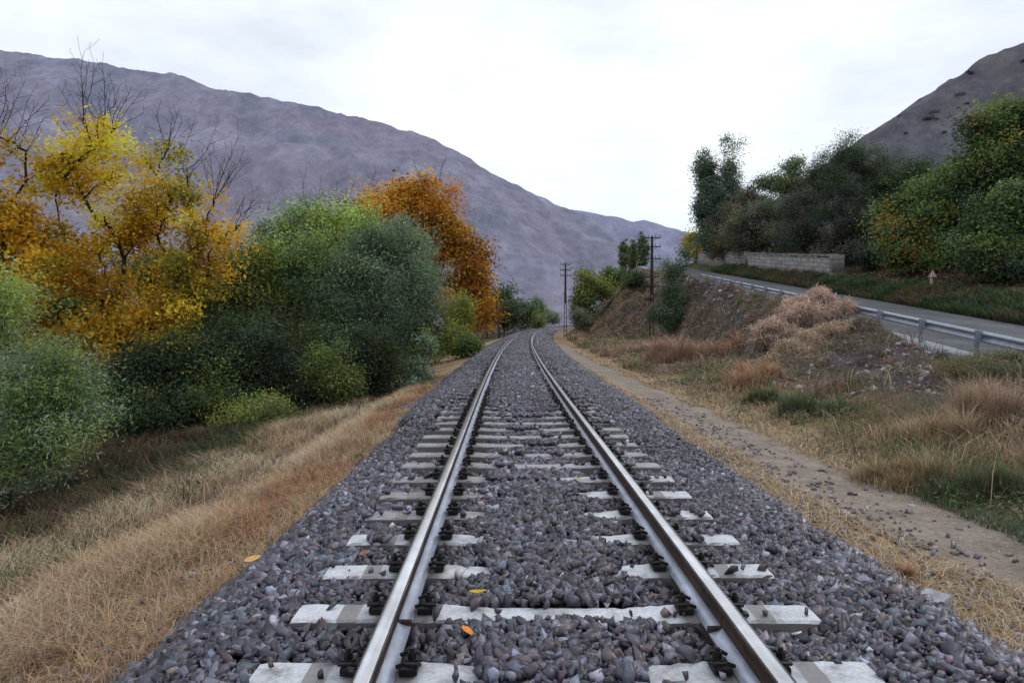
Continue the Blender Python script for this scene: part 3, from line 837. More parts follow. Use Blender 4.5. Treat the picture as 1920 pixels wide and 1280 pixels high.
h = (.10 + .20 * rng.random(n) ** 1.5) * (.55 + .6 * sstep(-2.3, -3.2, s)) * (.6 + .9 * dn)
h *= 1 - .6 * np.exp(-((s + 3.6) / .4) ** 2) * sstep(6.5, 8.5, Y)
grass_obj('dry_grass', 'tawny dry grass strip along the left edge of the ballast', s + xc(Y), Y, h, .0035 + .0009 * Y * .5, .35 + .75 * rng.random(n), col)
# left of the trail down to the trees
s, Y = strew(90000, -11.5, -4.45, 5.5, 26, 1.3)
keep = (rng.random(len(s)) < sstep(.28, .55, fbm(s * .9 + 7, Y * .8, 4)) * .9 + .1) & (s > -5.2 - .30 * Y)
s, Y = s[keep], Y[keep]; n = len(s)
fld = fbm(s * .5 + 13, Y * .45, 3); fld = (np.argsort(np.argsort(fld)) + .5) / n
col = pick([(G_OLIVE * .8, 4), (G_BROWN, 2), (G_TAN * .75, 1.8), (G_ORANGE * .7, 1.6), (G_GREEN, 3.4)], n, fld)
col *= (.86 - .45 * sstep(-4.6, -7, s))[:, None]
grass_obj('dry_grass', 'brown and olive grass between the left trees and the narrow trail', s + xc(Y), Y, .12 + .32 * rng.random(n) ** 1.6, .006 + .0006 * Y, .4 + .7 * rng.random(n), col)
# right verge: straw between ballast and path
s, Y = strew(120000, 2.2, 4.9, 2.2, 48, 1.9)
X = s + xc(Y); nn = fbm(X * .7, Y * .7, 4)
cen = xc(Y) + 3.6 + .8 * sstep(9, 4.5, Y) - .45 * sstep(14, 40, Y); w_ = .5 + .42 * sstep(10, 5, Y)
onp = 1 - sstep(w_ * .7, w_ * 1.25, np.abs(X - cen + .35 * (nn - .5)))
e = fbm(Y * 1.3, s * .5 + 9, 3) - .5
keep = (s > 2.42 + e * .8 + .12 * rng.normal(size=len(s))) & (rng.random(len(s)) > onp * .93) & (rng.random(len(s)) < sstep(.3, .55, fbm(s * 1.2 + 31, Y * .8, 4)) * .7 + .3)
s, Y, X = s[keep], Y[keep], X[keep]; n = len(s)
col = pick([(G_STRAW, 4), (G_PALE, 4), (G_TAN, 2), (G_ORANGE, .6)], n)
grass_obj('dry_grass', 'short straw grass between the right ballast edge and the dirt path', X, Y, (.04 + .11 * rng.random(n) ** 1.5) * (1 - .6 * onp[keep]), .004 + .0007 * Y, .5 + .9 * rng.random(n), col)
# right bank: mixed weeds
s, Y = strew(190000, 4.1, 13.0, 4.5, 98, 1.45)
X = s + xc(Y); toe = np.interp(Y, TOE_Y, TOE_X); nn = fbm(X * .75 + 3, Y * .6, 4)
q = sstep(.33, .58, nn) * (1 - .86 * sstep(-1.2, .8, X - toe) * (1 - sstep(45, 65, Y))) + .08
edge = sstep(4.2, 5.2, s + .6 * (nn - .5) * 2)
q = q * (1 - .93 * bare_soil(X, Y))
keep = (rng.random(len(s)) < q * edge) & (X < gx(Y) - .5)
s, Y, X = s[keep], Y[keep], X[keep]; n = len(s)
fld = fbm(X * .42 + 21, Y * .33, 3); fld = (np.argsort(np.argsort(fld)) + .5) / n
col = pick([(G_TAN, 2.4), (G_PINK, 2), (G_BROWN, 1.5), (G_ORANGE, 1.2), (G_OLIVE, 4), (G_GREEN * .9, 2.2), (G_STRAW, 1.4)], n, fld)
tall = .5 + 1.2 * sstep(.45, .7, fbm(X * .6 + 50, Y * .5, 3))
grass_obj('wild_grass', 'mixed tan, orange and olive weeds covering the right bank', X, Y, (.12 + .34 * rng.random(n) ** 1.4) * tall, .006 + .0007 * Y, .35 + .8 * rng.random(n), col)
# green grass lip beside the path, right
s, Y = strew(16000, 4.3, 6.6, 5.0, 10.5)
X = s + xc(Y); nn = fbm(X * .9 + 70, Y * .9, 3)
keep = (rng.random(len(s)) < sstep(.40, .55, nn)) & (np.abs(X - (4.3 + .22 * (10 - Y))) < .55 + .5 * (Y < 8))
s, Y, X = s[keep], Y[keep], X[keep]; n = len(s)
grass_obj('green_grass', 'short green grass along the far side of the dirt path', X, Y, .05 + .12 * rng.random(n), .008, .5 + .7 * rng.random(n), pick([(G_GREEN, 3), (G_TEAL, 2), (G_OLIVE, 1.5)], n))
# verge beyond the road
Y = 18 + 72 * rng.random(60000) ** 1.2; r = rng.random(60000) ** 1.2 * 2.3 + .1; X = gx(Y) + 6.2 + r
n = len(Y)
fld = fbm(X * .5, Y * .3, 3); fld = (np.argsort(np.argsort(fld)) + .5) / n
grass_obj('verge_grass', 'dark green grass verge along the far side of the road', X, Y, (.12 + .5 * rng.random(n) ** 1.6) * (.5 + 1.1 * fbm(X * .7 + 9, Y * .6, 3)), .02 + .0009 * Y, .4 + .6 * rng.random(n), pick([(G_GREEN * .85, 4), (G_TEAL * .7, 1), (G_OLIVE * .9, 3), (G_BROWN * .9, 2.4)], n, fld))
# leaf litter beneath the right trees
Y = 24 + 50 * rng.random(14000); X = gx(Y) + 8.6 + 9 * rng.random(14000); n = len(Y)
cen = np.stack([X, Y, ground_z(X, Y) + .04], -1)
V, f, cv = leaf_mesh(cen, np.tile([0, 0, 1.], (n, 1)), .22, .6, pick([(lin(96, 70, 60), 3), (lin(74, 60, 52), 3), (lin(130, 92, 70), 1), (lin(70, 72, 50), 1.5)], n), up=1.4)
tag(mesh_np('leaf_litter', V, [f], M_LEAF, cols=cv), 'reddish brown leaf litter on the slope under the right trees', 'leaf litter', kind='stuff')
# scrub dotted over the right hill
n = 330; X = 70 + 150 * rng.random(n); Y = 110 + 125 * rng.random(n); k = rng.integers(0, n, 46000)
k = rng.integers(0, n, 46000); sc_ = (.2 + 1.1 * rng.random(n) ** 3)[k]
cen = np.stack([X[k] + rng.normal(size=46000) * sc_, Y[k] + rng.normal(size=46000) * sc_, hill_z(X[k], Y[k]) + np.abs(rng.normal(size=46000)) * .55 * sc_], -1)
V, f, cv = leaf_mesh(cen, np.tile([0, 0, 1.], (46000, 1)), .55, .6, pick([(lin(98, 98, 98), 3), (lin(110, 106, 106), 2), (lin(104, 102, 92), 1)], 46000), up=.5)
tag(mesh_np('hillside_scrub', V, [f], M_LEAF, cols=cv), 'low dark scrub dotted over the grey hill at right', 'scrub', kind='stuff')

# matted leafy weeds and broken dry bits lying among the grass
def matted(name, label, X, Y, hgt, size, pal, cat='weeds'):
    n = len(X); fld = fbm(X * .5 + 61, Y * .4, 3); fld = (np.argsort(np.argsort(fld)) + .5) / n
    z = ground_z(X, Y) + hgt * rng.random(n) ** 1.6
    V, f, cv = leaf_mesh(np.stack([X, Y, z], -1), np.tile([0, 0, .3], (n, 1)), size, .3, pick(pal, n, fld), up=.5)
    return tag(mesh_np(name, V, [f], M_LEAF, cols=cv), label, cat, kind='stuff')
n = 120000; Y = 5 + 50 * rng.random(n) ** 1.5; s = 4.3 + 9 * rng.random(n); X = s + xc(Y)
k_ = (rng.random(n) < sstep(.44, .62, fbm(X * .9 + 33, Y * .7, 4))) & (X < gx(Y) - .7) & (rng.random(n) > .9 * bare_soil(X, Y)); X, Y = X[k_], Y[k_]
matted('bank_weeds', 'matted leafy weeds between the tufts of the right bank', X, Y, .10 + .25 * fbm(X * .6, Y * .6, 2), .03 + .0028 * Y, [(G_OLIVE, 3), (G_GREEN, 3), (G_BROWN, 2.5), (G_TEAL, 1), (G_PINK, 1.4)])
n = 60000; Y = 5.5 + 20 * rng.random(n) ** 1.3; s = -4.5 - 6 * rng.random(n); X = s + xc(Y)
k_ = rng.random(n) < sstep(.42, .6, fbm(X * .9 + 3, Y * .8, 4)); X, Y = X[k_], Y[k_]
matted('bank_weeds', 'dull leafy weeds in the grass below the left bushes', X, Y, .08 + .22 * fbm(X * .6, Y * .6, 2), .03 + .0028 * Y, [(G_OLIVE * .7, 3), (G_GREEN * .6, 3), (G_BROWN * .8, 3), (G_TAN * .7, 1.5)])
# low dry scrub over the steep bank and the hill spur
nc = 520; cy = 16 + 80 * rng.random(nc); t_ = np.interp(cy, TOE_Y, TOE_X) - .5; cx = t_ + (gx(cy) - .6 - t_) * rng.random(nc); rr = (.25 + .55 * rng.random(nc) ** 2) * (1 + cy * .008)
k_ = rng.integers(0, nc, 60000); a = rng.normal(size=(60000, 3)); a[:, 2] = np.abs(a[:, 2]); a /= np.linalg.norm(a, axis=1)[:, None]; q = rng.random(60000) ** .5
X = cx[k_] + a[:, 0] * q * rr[k_]; Y = cy[k_] + a[:, 1] * q * rr[k_]
cen = np.stack([X, Y, ground_z(X, Y) + a[:, 2] * q * rr[k_] * .75], -1)
pal = [(lin(150, 130, 116), 3), (lin(122, 106, 98), 3), (lin(116, 112, 86), 2.2), (lin(176, 150, 128), 1.6), (lin(90, 96, 72), 1.5)]
cc_ = np.array([p[0] for p in pal])[rng.choice(len(pal), nc, p=np.array([p[1] for p in pal]) / sum(p[1] for p in pal))][k_] * (.6 + .6 * rng.random((60000, 1))) * (.6 + .6 * (a[:, 2:3] * q[:, None]))
cc_ = cc_ * (1 + .35 * sstep(50, 65, Y))[:, None]
V, f, cv = leaf_mesh(cen, a, .10 + .0022 * cy[k_], .14, cc_, up=.1)
tag(mesh_np('bank_scrub', V, [f], M_GRASS, cols=cv), 'low brown and olive dry scrub on the steep bank under the road', 'scrub', kind='stuff')
n = 5500; Y = 15 + 75 * rng.random(n) ** 1.3; t_ = np.interp(Y, TOE_Y, TOE_X) - 1.2; X = t_ + (gx(Y) - .7 - t_) * rng.random(n)
v, f, c = scatter_stones(np.stack([X, Y, ground_z(X, Y) + .01], -1), (.02 + .10 * rng.random(n) ** 4) * (1 + .012 * Y), SV2)
tag(mesh_np('bank_rubble', v, [f], M_STONE, cols=c * .95), 'loose grey rubble on the dark soil bank below the guardrail', 'rubble', kind='stuff')

# individual tufts and shrubs -------------------------------------------------
def tuft(label, px, py, Y, rpx, hpx, pal, n, name='grass_clump', cat='grass clump', lean=.6, wid=.012, group='clumps of grass and weeds'):
    x0 = (px - VX) / F * Y; R = rpx * mpp(Y); H = hpx * mpp(Y)
    ns = 9 if n > 800 else 1; sa = rng.random(ns) * 2 * PI; sr = .9 * np.sqrt(rng.random(ns)); sh = .45 + .65 * rng.random(ns)
    k = rng.integers(0, ns, n); r = np.minimum(np.abs(rng.normal(size=n)) * .30, .55 if n > 800 else .4 * rng.random(n)); a = rng.random(n) * 2 * PI
    X = x0 + (np.cos(sa)[k] * sr[k] + np.cos(a) * r) * R; YY = Y + (np.sin(sa)[k] * sr[k] + np.sin(a) * r) * R * .9
    z = ground_z(X, YY) - .03
    h = H * (.35 + .75 * rng.random(n) ** 1.3) * sh[k] * (1.15 - .7 * np.clip(r / .7, 0, 1))
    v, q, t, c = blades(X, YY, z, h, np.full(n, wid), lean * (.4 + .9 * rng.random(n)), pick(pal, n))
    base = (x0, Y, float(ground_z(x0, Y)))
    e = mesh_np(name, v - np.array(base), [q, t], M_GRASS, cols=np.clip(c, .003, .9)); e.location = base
    return tag(e, label, cat, group)
tuft('pinkish tan feathery grass clump in front of the tall steel pole', 1260, 690, 30, 55, 62, [(G_PINK, 3), (G_TAN, 3), (G_ORANGE, 1)], 2600, wid=.028)
tuft('orange tan grass clump right of the feathery one at the pole', 1350, 690, 31, 45, 45, [(G_ORANGE, 3), (G_TAN, 2)], 1800, wid=.028)
tuft('orange grass clump in the middle of the right bank', 1405, 745, 19, 60, 50, [(G_ORANGE, 3), (G_TAN, 2), (G_STRAW, 1)], 2400, wid=.02)
tuft('rounded yellow olive grass clump beside the green lip of the path', 1690, 905, 8.4, 85, 85, [(G_STRAW, 3), (G_OLIVE * 1.2, 3), (G_ORANGE, 1)], 3800, wid=.009)
tuft('dark green weed clump in the middle of the right bank', 1545, 785, 14, 70, 55, [(G_GREEN * .9, 4), (G_OLIVE, 3), (G_TEAL, 1)], 2200, wid=.018, name='weed_clump', cat='weed')
tuft('small green weed clump left of the dark green one', 1430, 760, 16, 40, 40, [(G_GREEN * .8, 3), (G_OLIVE, 2)], 1400, wid=.018, name='weed_clump', cat='weed')
tuft('tall tan grass clump at the right edge below the guardrail', 1880, 800, 11, 95, 100, [(G_TAN, 3), (G_PINK, 2), (G_OLIVE, 1)], 4200, wid=.010)
tuft('tan grass clump between the rounded yellow one and the bank', 1740, 820, 10.6, 90, 75, [(G_TAN, 3), (G_STRAW, 2), (G_OLIVE, 1)], 3600, wid=.010)
tuft('green grass clump at the far right beside the path', 1890, 950, 7.6, 110, 70, [(G_GREEN, 3), (G_TEAL, 2), (G_OLIVE, 2)], 4200, wid=.008)
tuft('small orange tuft at the right ballast edge near the slab', 1715, 1080, 5.3, 26, 45, [(G_ORANGE, 3), (G_STRAW, 1)], 420, wid=.007)
tuft('small teal green weed on the left ballast edge', 650, 862, 10.0, 38, 20, [(G_TEAL, 3), (G_GREEN, 2)], 700, wid=.012, name='weed_clump', cat='weed')
tuft('green weed hump in the left grass by the willow bush', 290, 900, 11.2, 55, 45, [(G_GREEN * .6, 3), (G_TEAL * .6, 2)], 1800, wid=.014, name='weed_clump', cat='weed')
tuft('olive grass hump left of the narrow trail', 240, 960, 9.6, 65, 45, [(G_OLIVE, 3), (G_TAN, 2)], 2200, wid=.010)
tuft('rusty brown grass clump beside the olive hump at left', 290, 945, 10.0, 40, 45, [(lin(150, 98, 66), 3), (G_BROWN, 2)], 1300, wid=.010)

# ------------------------------------------------------------------ trees and bushes
Yw = lin(244, 206, 74); Yo = lin(230, 184, 60); Yd = lin(166, 124, 50); Yg = lin(150, 144, 60); Or = lin(224, 166, 62); Od = lin(176, 118, 56); Ob = lin(120, 86, 62)
Gd = lin(62, 78, 56); Gm = lin(92, 114, 70); Gl = lin(132, 150, 84); Gy = lin(160, 162, 78); Gg = lin(122, 138, 112); Gb = lin(98, 116, 98); Gs = lin(172, 190, 166); Gk = lin(46, 58, 48)
Ol = lin(116, 116, 92); Br = lin(122, 110, 100); Dk = lin(86, 94, 84)

# -- left side
make_tree('willow_bush', 'grey green willow bush in the left foreground with narrow pale leaves', 'bush', 20, 9.9,
          [(-10, 590, 10.2, 75, 110), (60, 730, 9.7, 130, 95), (20, 850, 9.3, 120, 110), (-150, 700, 10.4, 150, 220), (120, 740, 9.6, 70, 80)], .075, 420, 42000,
          [(Gs, 2), (Gg * 1.1, 2.4), (Gm * 1.3, 3), (Gl * 1.3, 4), (Gy, 1.4)], aspect=.27, sigma=.17, fork_h=.25, trunk_r=.07, tip=.004, parts=('stem', 'foliage'), shell=.5, top=.7, bright=1.05, group='bushes along the left edge')
make_tree('walnut_tree', 'large yellow leaved tree with dark forked trunk left of the green trees', 'tree', 215, 18.6,
          [(205, 290, 20.8, 70, 75, .7), (320, 350, 20.6, 80, 90, .7), (390, 440, 20.4, 60, 90, .7), (250, 430, 20.8, 110, 80, .6), (125, 340, 21, 70, 90, .7), (140, 490, 20.8, 110, 90, .7), (270, 590, 20.2, 130, 80, .6), (350, 530, 20.4, 80, 70, .7), (170, 640, 19.6, 100, 60, .7)],
          .15, 250, 11500, [(Yw, 4), (Yo, 4), (Yd, 1.4), (Yg * 1.2, 1.2)], aspect=.5, sigma=.25, fork_h=.42, trunk_r=.26, pw=2.0, tip=.0092, gold=True,
          bare=[(130, 195, 20.5, 45, 14), (215, 190, 20.5, 45, 14), (280, 230, 20.4, 45, 16), (370, 255, 20.3, 40, 14), (440, 310, 20.2, 36, 14), (465, 370, 20, 20, 8), (195, 175, 20.6, 30, 8)], group='yellow autumn trees', top=.5, shell=.4)
make_tree('walnut_tree', 'yellow leaved tree cut by the left picture edge', 'tree', 40, 18,
          [(0, 300, 19.4, 80, 70), (-60, 420, 19.6, 120, 130), (40, 440, 19.6, 60, 100), (70, 560, 19, 90, 90), (-120, 280, 19.4, 110, 110)],
          .15, 170, 7500, [(Yw, 3), (Yo, 4), (Yd, 1.8), (Yg * 1.2, 1.4)], aspect=.5, sigma=.26, fork_h=.4, trunk_r=.22, pw=2.0, tip=.0092, gold=True,
          bare=[(15, 180, 19.2, 45, 14), (70, 230, 19.2, 35, 10), (-60, 150, 19.4, 60, 14)], group='yellow autumn trees', top=.5, shell=.4)
make_tree('shrub', 'dark green shrub in the shade below the large yellow tree', 'shrub', 290, 17.8,
          [(250, 730, 17.8, 70, 80), (330, 690, 18.4, 100, 90), (300, 770, 17.2, 100, 45)], .10, 190, 11000, [(Gd, 4), (Gm * .8, 3), (Gk, 2), (Yg * .7, .6)], aspect=.45, sigma=.25, trunk_r=.06, tip=.005, parts=('stem', 'foliage'), group='bushes along the left edge')
make_tree('shrub', 'olive yellow shrub between the yellow tree and the green trees', 'shrub', 440, 24,
          [(450, 540, 24, 70, 80), (470, 490, 25, 50, 40), (430, 630, 23, 90, 90), (400, 560, 24, 60, 70)], .12, 210, 11000, [(Gy * .8, 3), (Gm, 3), (Yg, 2.4), (Gd, 2)], aspect=.45, sigma=.3, trunk_r=.08, tip=.006, parts=('stem', 'foliage'), group='bushes along the left edge')
make_tree('shrub', 'deep green shrub mass in front of the olive yellow one', 'shrub', 440, 19.5,
          [(400, 690, 19.5, 90, 90), (480, 680, 20, 90, 110), (430, 760, 18.8, 110, 50)], .10, 220, 14000, [(Gd, 4), (Gm * .75, 3), (Gk, 2.5), (Gb * .6, 1)], aspect=.45, sigma=.26, trunk_r=.07, tip=.005, parts=('stem', 'foliage'), group='bushes along the left edge')
make_tree('tree', 'light green round topped tree in the middle of the left thicket', 'tree', 580, 27,
          [(580, 425, 27, 80, 52), (520, 480, 27, 60, 70), (650, 420, 27.5, 60, 45), (560, 540, 26, 100, 90), (640, 480, 27, 70, 60)],
          .13, 330, 21000, [(Gl * 1.15, 3.2), (Gm * 1.1, 3), (Gy, 1.5), (Gd, 1.4)], aspect=.4, sigma=.32, trunk_r=.16, tip=.007, top=.8, bright=1.35, group='green trees of the left thicket')
make_tree('olive_tree', 'blue grey green tree in front of the orange tree', 'tree', 730, 23.5,
          [(700, 500, 23.8, 110, 75), (780, 540, 23.6, 65, 75), (640, 570, 23.4, 100, 85), (740, 460, 24.4, 70, 45), (800, 590, 23.5, 40, 60), (680, 640, 22.8, 110, 70)],
          .11, 360, 26000, [(Gg, 3), (Gb, 3), (Gd, 2.4), (Gm * .9, 1.5), (Gs * .8, .7)], aspect=.32, sigma=.28, trunk_r=.14, tip=.006, top=.8, bright=1.3, group='green trees of the left thicket')
make_tree('shrub', 'dark shrub at the foot of the blue grey green tree', 'shrub', 650, 20.5,
          [(620, 690, 20.8, 110, 80), (700, 690, 21.2, 60, 80), (580, 740, 20, 100, 40)], .10, 250, 15000, [(Gd, 3), (Gk, 2.5), (Gm * .7, 2.4), (Yg * .5, .8)], aspect=.42, sigma=.25, trunk_r=.06, tip=.005, parts=('stem', 'foliage'), group='bushes along the left edge', bright=.85)
make_tree('shrub', 'yellow green low bush at the edge of the left grass', 'shrub', 480, 17.6,
          [(480, 775, 17.6, 90, 32), (400, 750, 18, 50, 40), (440, 800, 17.2, 50, 18)], .085, 120, 5200, [(Gy, 3), (Gl * .9, 3), (Gm, 2)], aspect=.45, sigma=.2, trunk_r=.04, tip=.004, parts=('stem', 'foliage'), group='bushes along the left edge')
make_tree('shrub', 'yellowish shrub growing in the dark middle of the thicket', 'shrub', 615, 18.8,
          [(610, 690, 18.8, 40, 55), (640, 720, 18.8, 40, 40)], .085, 80, 3000, [(Gy * .75, 3), (Gm, 3), (Gl * .7, 2)], aspect=.45, sigma=.2, trunk_r=.03, tip=.004, parts=('stem', 'foliage'), group='bushes along the left edge')
make_tree('weed_plant', 'tall pale grey green weed standing at the ballast edge', 'plant', 782, 22.5,
          [(795, 650, 22.8, 16, 35), (780, 700, 22.4, 22, 35), (768, 735, 22.0, 18, 20)], .13, 90, 1900, [(Gs, 3), (Gg * 1.1, 3), (Gl, 1)], aspect=.4, sigma=.14, trunk_r=.03, tip=.006, parts=('stem', 'foliage'), top=.5)
make_tree('shrub', 'yellow green bush under the orange tree by the track', 'shrub', 866, 42,
          [(862, 590, 43, 28, 50), (850, 640, 41, 40, 35), (880, 650, 40, 28, 25)], .16, 130, 5500, [(Gy, 3), (Yg * 1.1, 2), (Gl, 3), (Gm, 1.5)], aspect=.5, sigma=.3, trunk_r=.07, tip=.008, parts=('stem', 'foliage'), group='bushes along the left edge')
make_tree('plane_tree', 'big orange leaved tree rising behind the green thicket', 'tree', 850, 57,
          [(740, 385, 58, 60, 45), (800, 390, 58, 65, 55), (850, 455, 57, 55, 60), (885, 520, 56, 42, 65), (780, 470, 58, 90, 90), (890, 590, 55, 36, 40), (690, 400, 60, 40, 40), (840, 560, 57, 60, 70)],
          .30, 420, 20000, [(Or, 4), (Od, 2.6), (Yo, 2), (Ob, 1.6), (Yd, 1)], aspect=.55, sigma=.6, trunk_r=.4, tip=.014, gold=True,
          bare=[(690, 335, 59, 30, 12), (790, 325, 58, 22, 8), (840, 345, 58, 18, 6), (905, 425, 57, 14, 6)], group='orange autumn trees', shell=.45)
make_tree('bare_tree', 'bare thin branched tree behind the light green round tree', 'tree', 610, 62,
          [(600, 400, 62, 40, 40)], .18, 40, 350, [(Ob, 2), (Br, 3)], aspect=.4, sigma=.5, trunk_r=.2, tip=.009,
          bare=[(620, 350, 62, 22, 26), (560, 375, 62, 24, 20), (655, 355, 62, 16, 12), (590, 360, 62, 20, 12)])
for lb, px, Y, lobes, lf, ncl, nl, pal in (
    ('dark green tree directly right of the orange tree, far along the track', 945, 105, [(944, 560, 105, 14, 30), (950, 590, 103, 20, 25)], .4, 70, 2400, [(Gd, 3), (Gm, 3), (Gb * .8, 1)]),
    ('green bush far along the left side of the track', 978, 135, [(975, 590, 135, 22, 24)], .45, 60, 2000, [(Gm, 3), (Gb, 2), (Gd, 2)]),
    ('hazy slim poplar standing above the far trackside bushes', 1006, 190, [(1006, 575, 190, 7, 30)], .5, 50, 1200, [(Gg, 3), (Gl * .9, 2)]),
    ('yellowish bush where the far track disappears', 1003, 165, [(1003, 600, 165, 14, 14)], .5, 40, 1000, [(Gy * .8, 2), (Yg, 1), (Gg, 2)]),
    ('pale green bush closing the far end of the track', 1028, 215, [(1026, 596, 215, 20, 16)], .6, 50, 1300, [(Gg, 3), (Gl * .8, 1)]),
    ('round bush filling the gap beside the far poplar', 990, 175, [(990, 588, 175, 18, 22), (960, 596, 160, 16, 20)], .5, 60, 1700, [(Gm, 3), (Gg, 3), (Gd, 1)]),
    ('far tree to the left of the hazy poplar behind orange leaves', 915, 120, [(905, 580, 120, 30, 40)], .5, 80, 2200, [(Gd, 3), (Gm, 2), (Yg, 1)])):
    make_tree('tree', lb, 'tree', px, Y, lobes, lf, ncl, nl, pal, aspect=.55, sigma=.8, trunk_r=.2, tip=.02, group='far trees along the track', fork_h=.3)

for lb, px, Y, lobes, pal in (
    ('olive tree standing in shade behind the large yellow tree', 330, 36, [(300, 520, 36, 90, 70), (380, 560, 35, 70, 70), (330, 630, 34, 110, 50)], [(Gm, 3), (Yg, 2), (Gd, 2)]),
    ('dark green tree behind the yellow tree at the left edge', 120, 34, [(60, 540, 34, 110, 80), (150, 600, 33, 100, 60)], [(Gd, 3), (Gm, 3), (Yg, 1)]),
    ('dark bushy tree filling the back of the left thicket', 560, 38, [(520, 600, 38, 90, 70), (620, 600, 38, 90, 80), (720, 610, 38, 80, 80), (790, 620, 38, 50, 60)], [(Gd, 4), (Gm * .8, 2), (Gk, 2)])):
    make_tree('tree', lb, 'tree', px, Y, lobes, .22, 200, 9000, pal, aspect=.5, sigma=.45, trunk_r=.16, tip=.012, group='background trees of the left thicket')

# -- right side
make_tree('poplar_tree', 'tall airy twin topped poplar against the sky', 'tree', 1345, 100,
          [(1321, 325, 100, 16, 72), (1326, 380, 100, 26, 60), (1367, 322, 100, 16, 70), (1370, 385, 100, 24, 60), (1345, 400, 100, 38, 50), (1350, 445, 100, 36, 40)], .36, 520, 27000, [(Gb, 3), (Dk * 1.2, 3), (Gd, 2), (Gg * .8, 1)], aspect=.4, sigma=.52, trunk_r=.3, tip=.012, fork_h=.4, shell=.1, up=.2, sub=0, bright=1.45, base_xyz=(29.3, 100, 8.8))
make_tree('tree', 'yellow bush at the far end of the stone wall', 'bush', 1303, 114, [(1302, 455, 114, 18, 32), (1310, 475, 113, 16, 20)], .4, 70, 2400, [(Yw * .9, 3), (Yg * 1.2, 2), (Gy, 2)], aspect=.55, sigma=.6, trunk_r=.2, tip=.02)
make_tree('tree', 'grey olive tree left of the dark evergreen above the wall', 'tree', 1440, 82, [(1430, 420, 82, 50, 55), (1400, 450, 82, 45, 40), (1460, 460, 80, 45, 40)], .30, 240, 12000, [(Ol, 3), (Gg * .7, 3), (Br, 2), (Gd, 1.5)], aspect=.4, sigma=.5, trunk_r=.2, tip=.014, group='trees above the stone wall')
make_tree('tree', 'brownish olive tree beneath the tall poplar', 'tree', 1375, 92, [(1372, 430, 92, 38, 50), (1352, 460, 92, 30, 35), (1400, 400, 94, 28, 30), (1408, 372, 94, 26, 34), (1425, 390, 94, 24, 30)], .32, 240, 11000, [(Br, 3), (Ol, 3), (Gd, 1), (Yg * .7, .8)], aspect=.4, sigma=.5, trunk_r=.2, tip=.014, group='trees above the stone wall')
make_tree('tree', 'pale green light crowned tree top behind the grey olive tree', 'tree', 1490, 90, [(1488, 315, 90, 28, 22), (1480, 350, 90, 40, 30), (1440, 345, 92, 24, 14)], .36, 110, 3200, [(Gg, 3), (Gl * .8, 2), (Ol, 2)], aspect=.45, sigma=.5, trunk_r=.2, tip=.014, group='trees above the stone wall')
make_tree('conifer_tree', 'dark drooping evergreen, taller of the pair above the wall end', 'tree', 1600, 62, [(1590, 300, 62, 48, 40), (1620, 340, 62, 50, 60), (1570, 380, 61, 60, 60), (1600, 440, 60, 60, 50)], .22, 340, 19000, [(Dk, 4), (Gk, 2), (Gd, 3), (Gm * .8, 1)], aspect=.28, sigma=.4, trunk_r=.25, tip=.012, droop=.8, top=.6, bright=1.2, group='trees above the stone wall')
make_tree('conifer_tree', 'dark drooping evergreen, lower left one of the pair above the wall', 'tree', 1515, 66, [(1540, 340, 66, 40, 55), (1510, 390, 66, 50, 55), (1500, 440, 65, 50, 40)], .22, 260, 14000, [(Dk, 4), (Gk, 2), (Br * .8, 1.5), (Gd, 2)], aspect=.28, sigma=.4, trunk_r=.22, tip=.012, droop=.8, top=.6, bright=1.2, group='trees above the stone wall')
make_tree('tree', 'bare brownish shrubby tree between the evergreens and the green trees', 'tree', 1665, 72, [(1665, 380, 72, 40, 60), (1650, 330, 74, 28, 30), (1700, 340, 76, 34, 30)], .26, 200, 6500, [(Br, 3), (Ol, 2), (Gd * 1.2, 2)], aspect=.35, sigma=.5, trunk_r=.2, tip=.014)
make_tree('walnut_tree', 'green tree with yellow leaf patches right of the evergreens', 'tree', 1770, 46, [(1710, 390, 46, 60, 50), (1690, 440, 45, 48, 45), (1770, 420, 46, 70, 70), (1740, 470, 44, 80, 36), (1790, 350, 47, 50, 50)], .24, 330, 17000, [(Gm * 1.05, 4), (Gl * .85, 2), (Gd, 2), (Yg, 1.1), (Yd, .35)], bright=1.08, aspect=.5, sigma=.42, trunk_r=.2, tip=.012, group='green trees on the right slope', top=.5)
make_tree('walnut_tree', 'tallest green tree at the right edge reaching up the hill', 'tree', 1850, 43, [(1850, 250, 43, 55, 45), (1910, 225, 43, 55, 40), (1880, 330, 42, 80, 70), (1830, 330, 43, 50, 60), (1960, 300, 43, 80, 90)], .24, 360, 19000, [(Gm, 4), (Gl * .8, 1.6), (Gd, 2.4), (Yg * .9, .5), (Yd, .25)], bright=1.08, aspect=.5, sigma=.42, trunk_r=.24, tip=.012, group='green trees on the right slope', top=.5)
make_tree('walnut_tree', 'front green tree drooping low above the right road verge', 'tree', 1885, 36, [(1870, 420, 36, 60, 65), (1920, 390, 36, 60, 60), (1850, 480, 35.5, 55, 40), (1915, 490, 35, 70, 50)], .21, 330, 17000, [(Gm * .95, 4), (Gl * .75, 1.6), (Gd, 2.6), (Gb * .8, 1)], bright=1.08, aspect=.5, sigma=.36, trunk_r=.2, tip=.011, group='green trees on the right slope', top=.5)
make_tree('shrub', 'dark shrub in the shade under the evergreens beside the wall end', 'shrub', 1610, 58, [(1610, 480, 58, 40, 30), (1590, 455, 60, 40, 30)], .22, 110, 4600, [(Dk, 3), (Gk, 3), (Br * .7, 2)], aspect=.4, sigma=.4, trunk_r=.08, tip=.01, parts=('stem', 'foliage'))
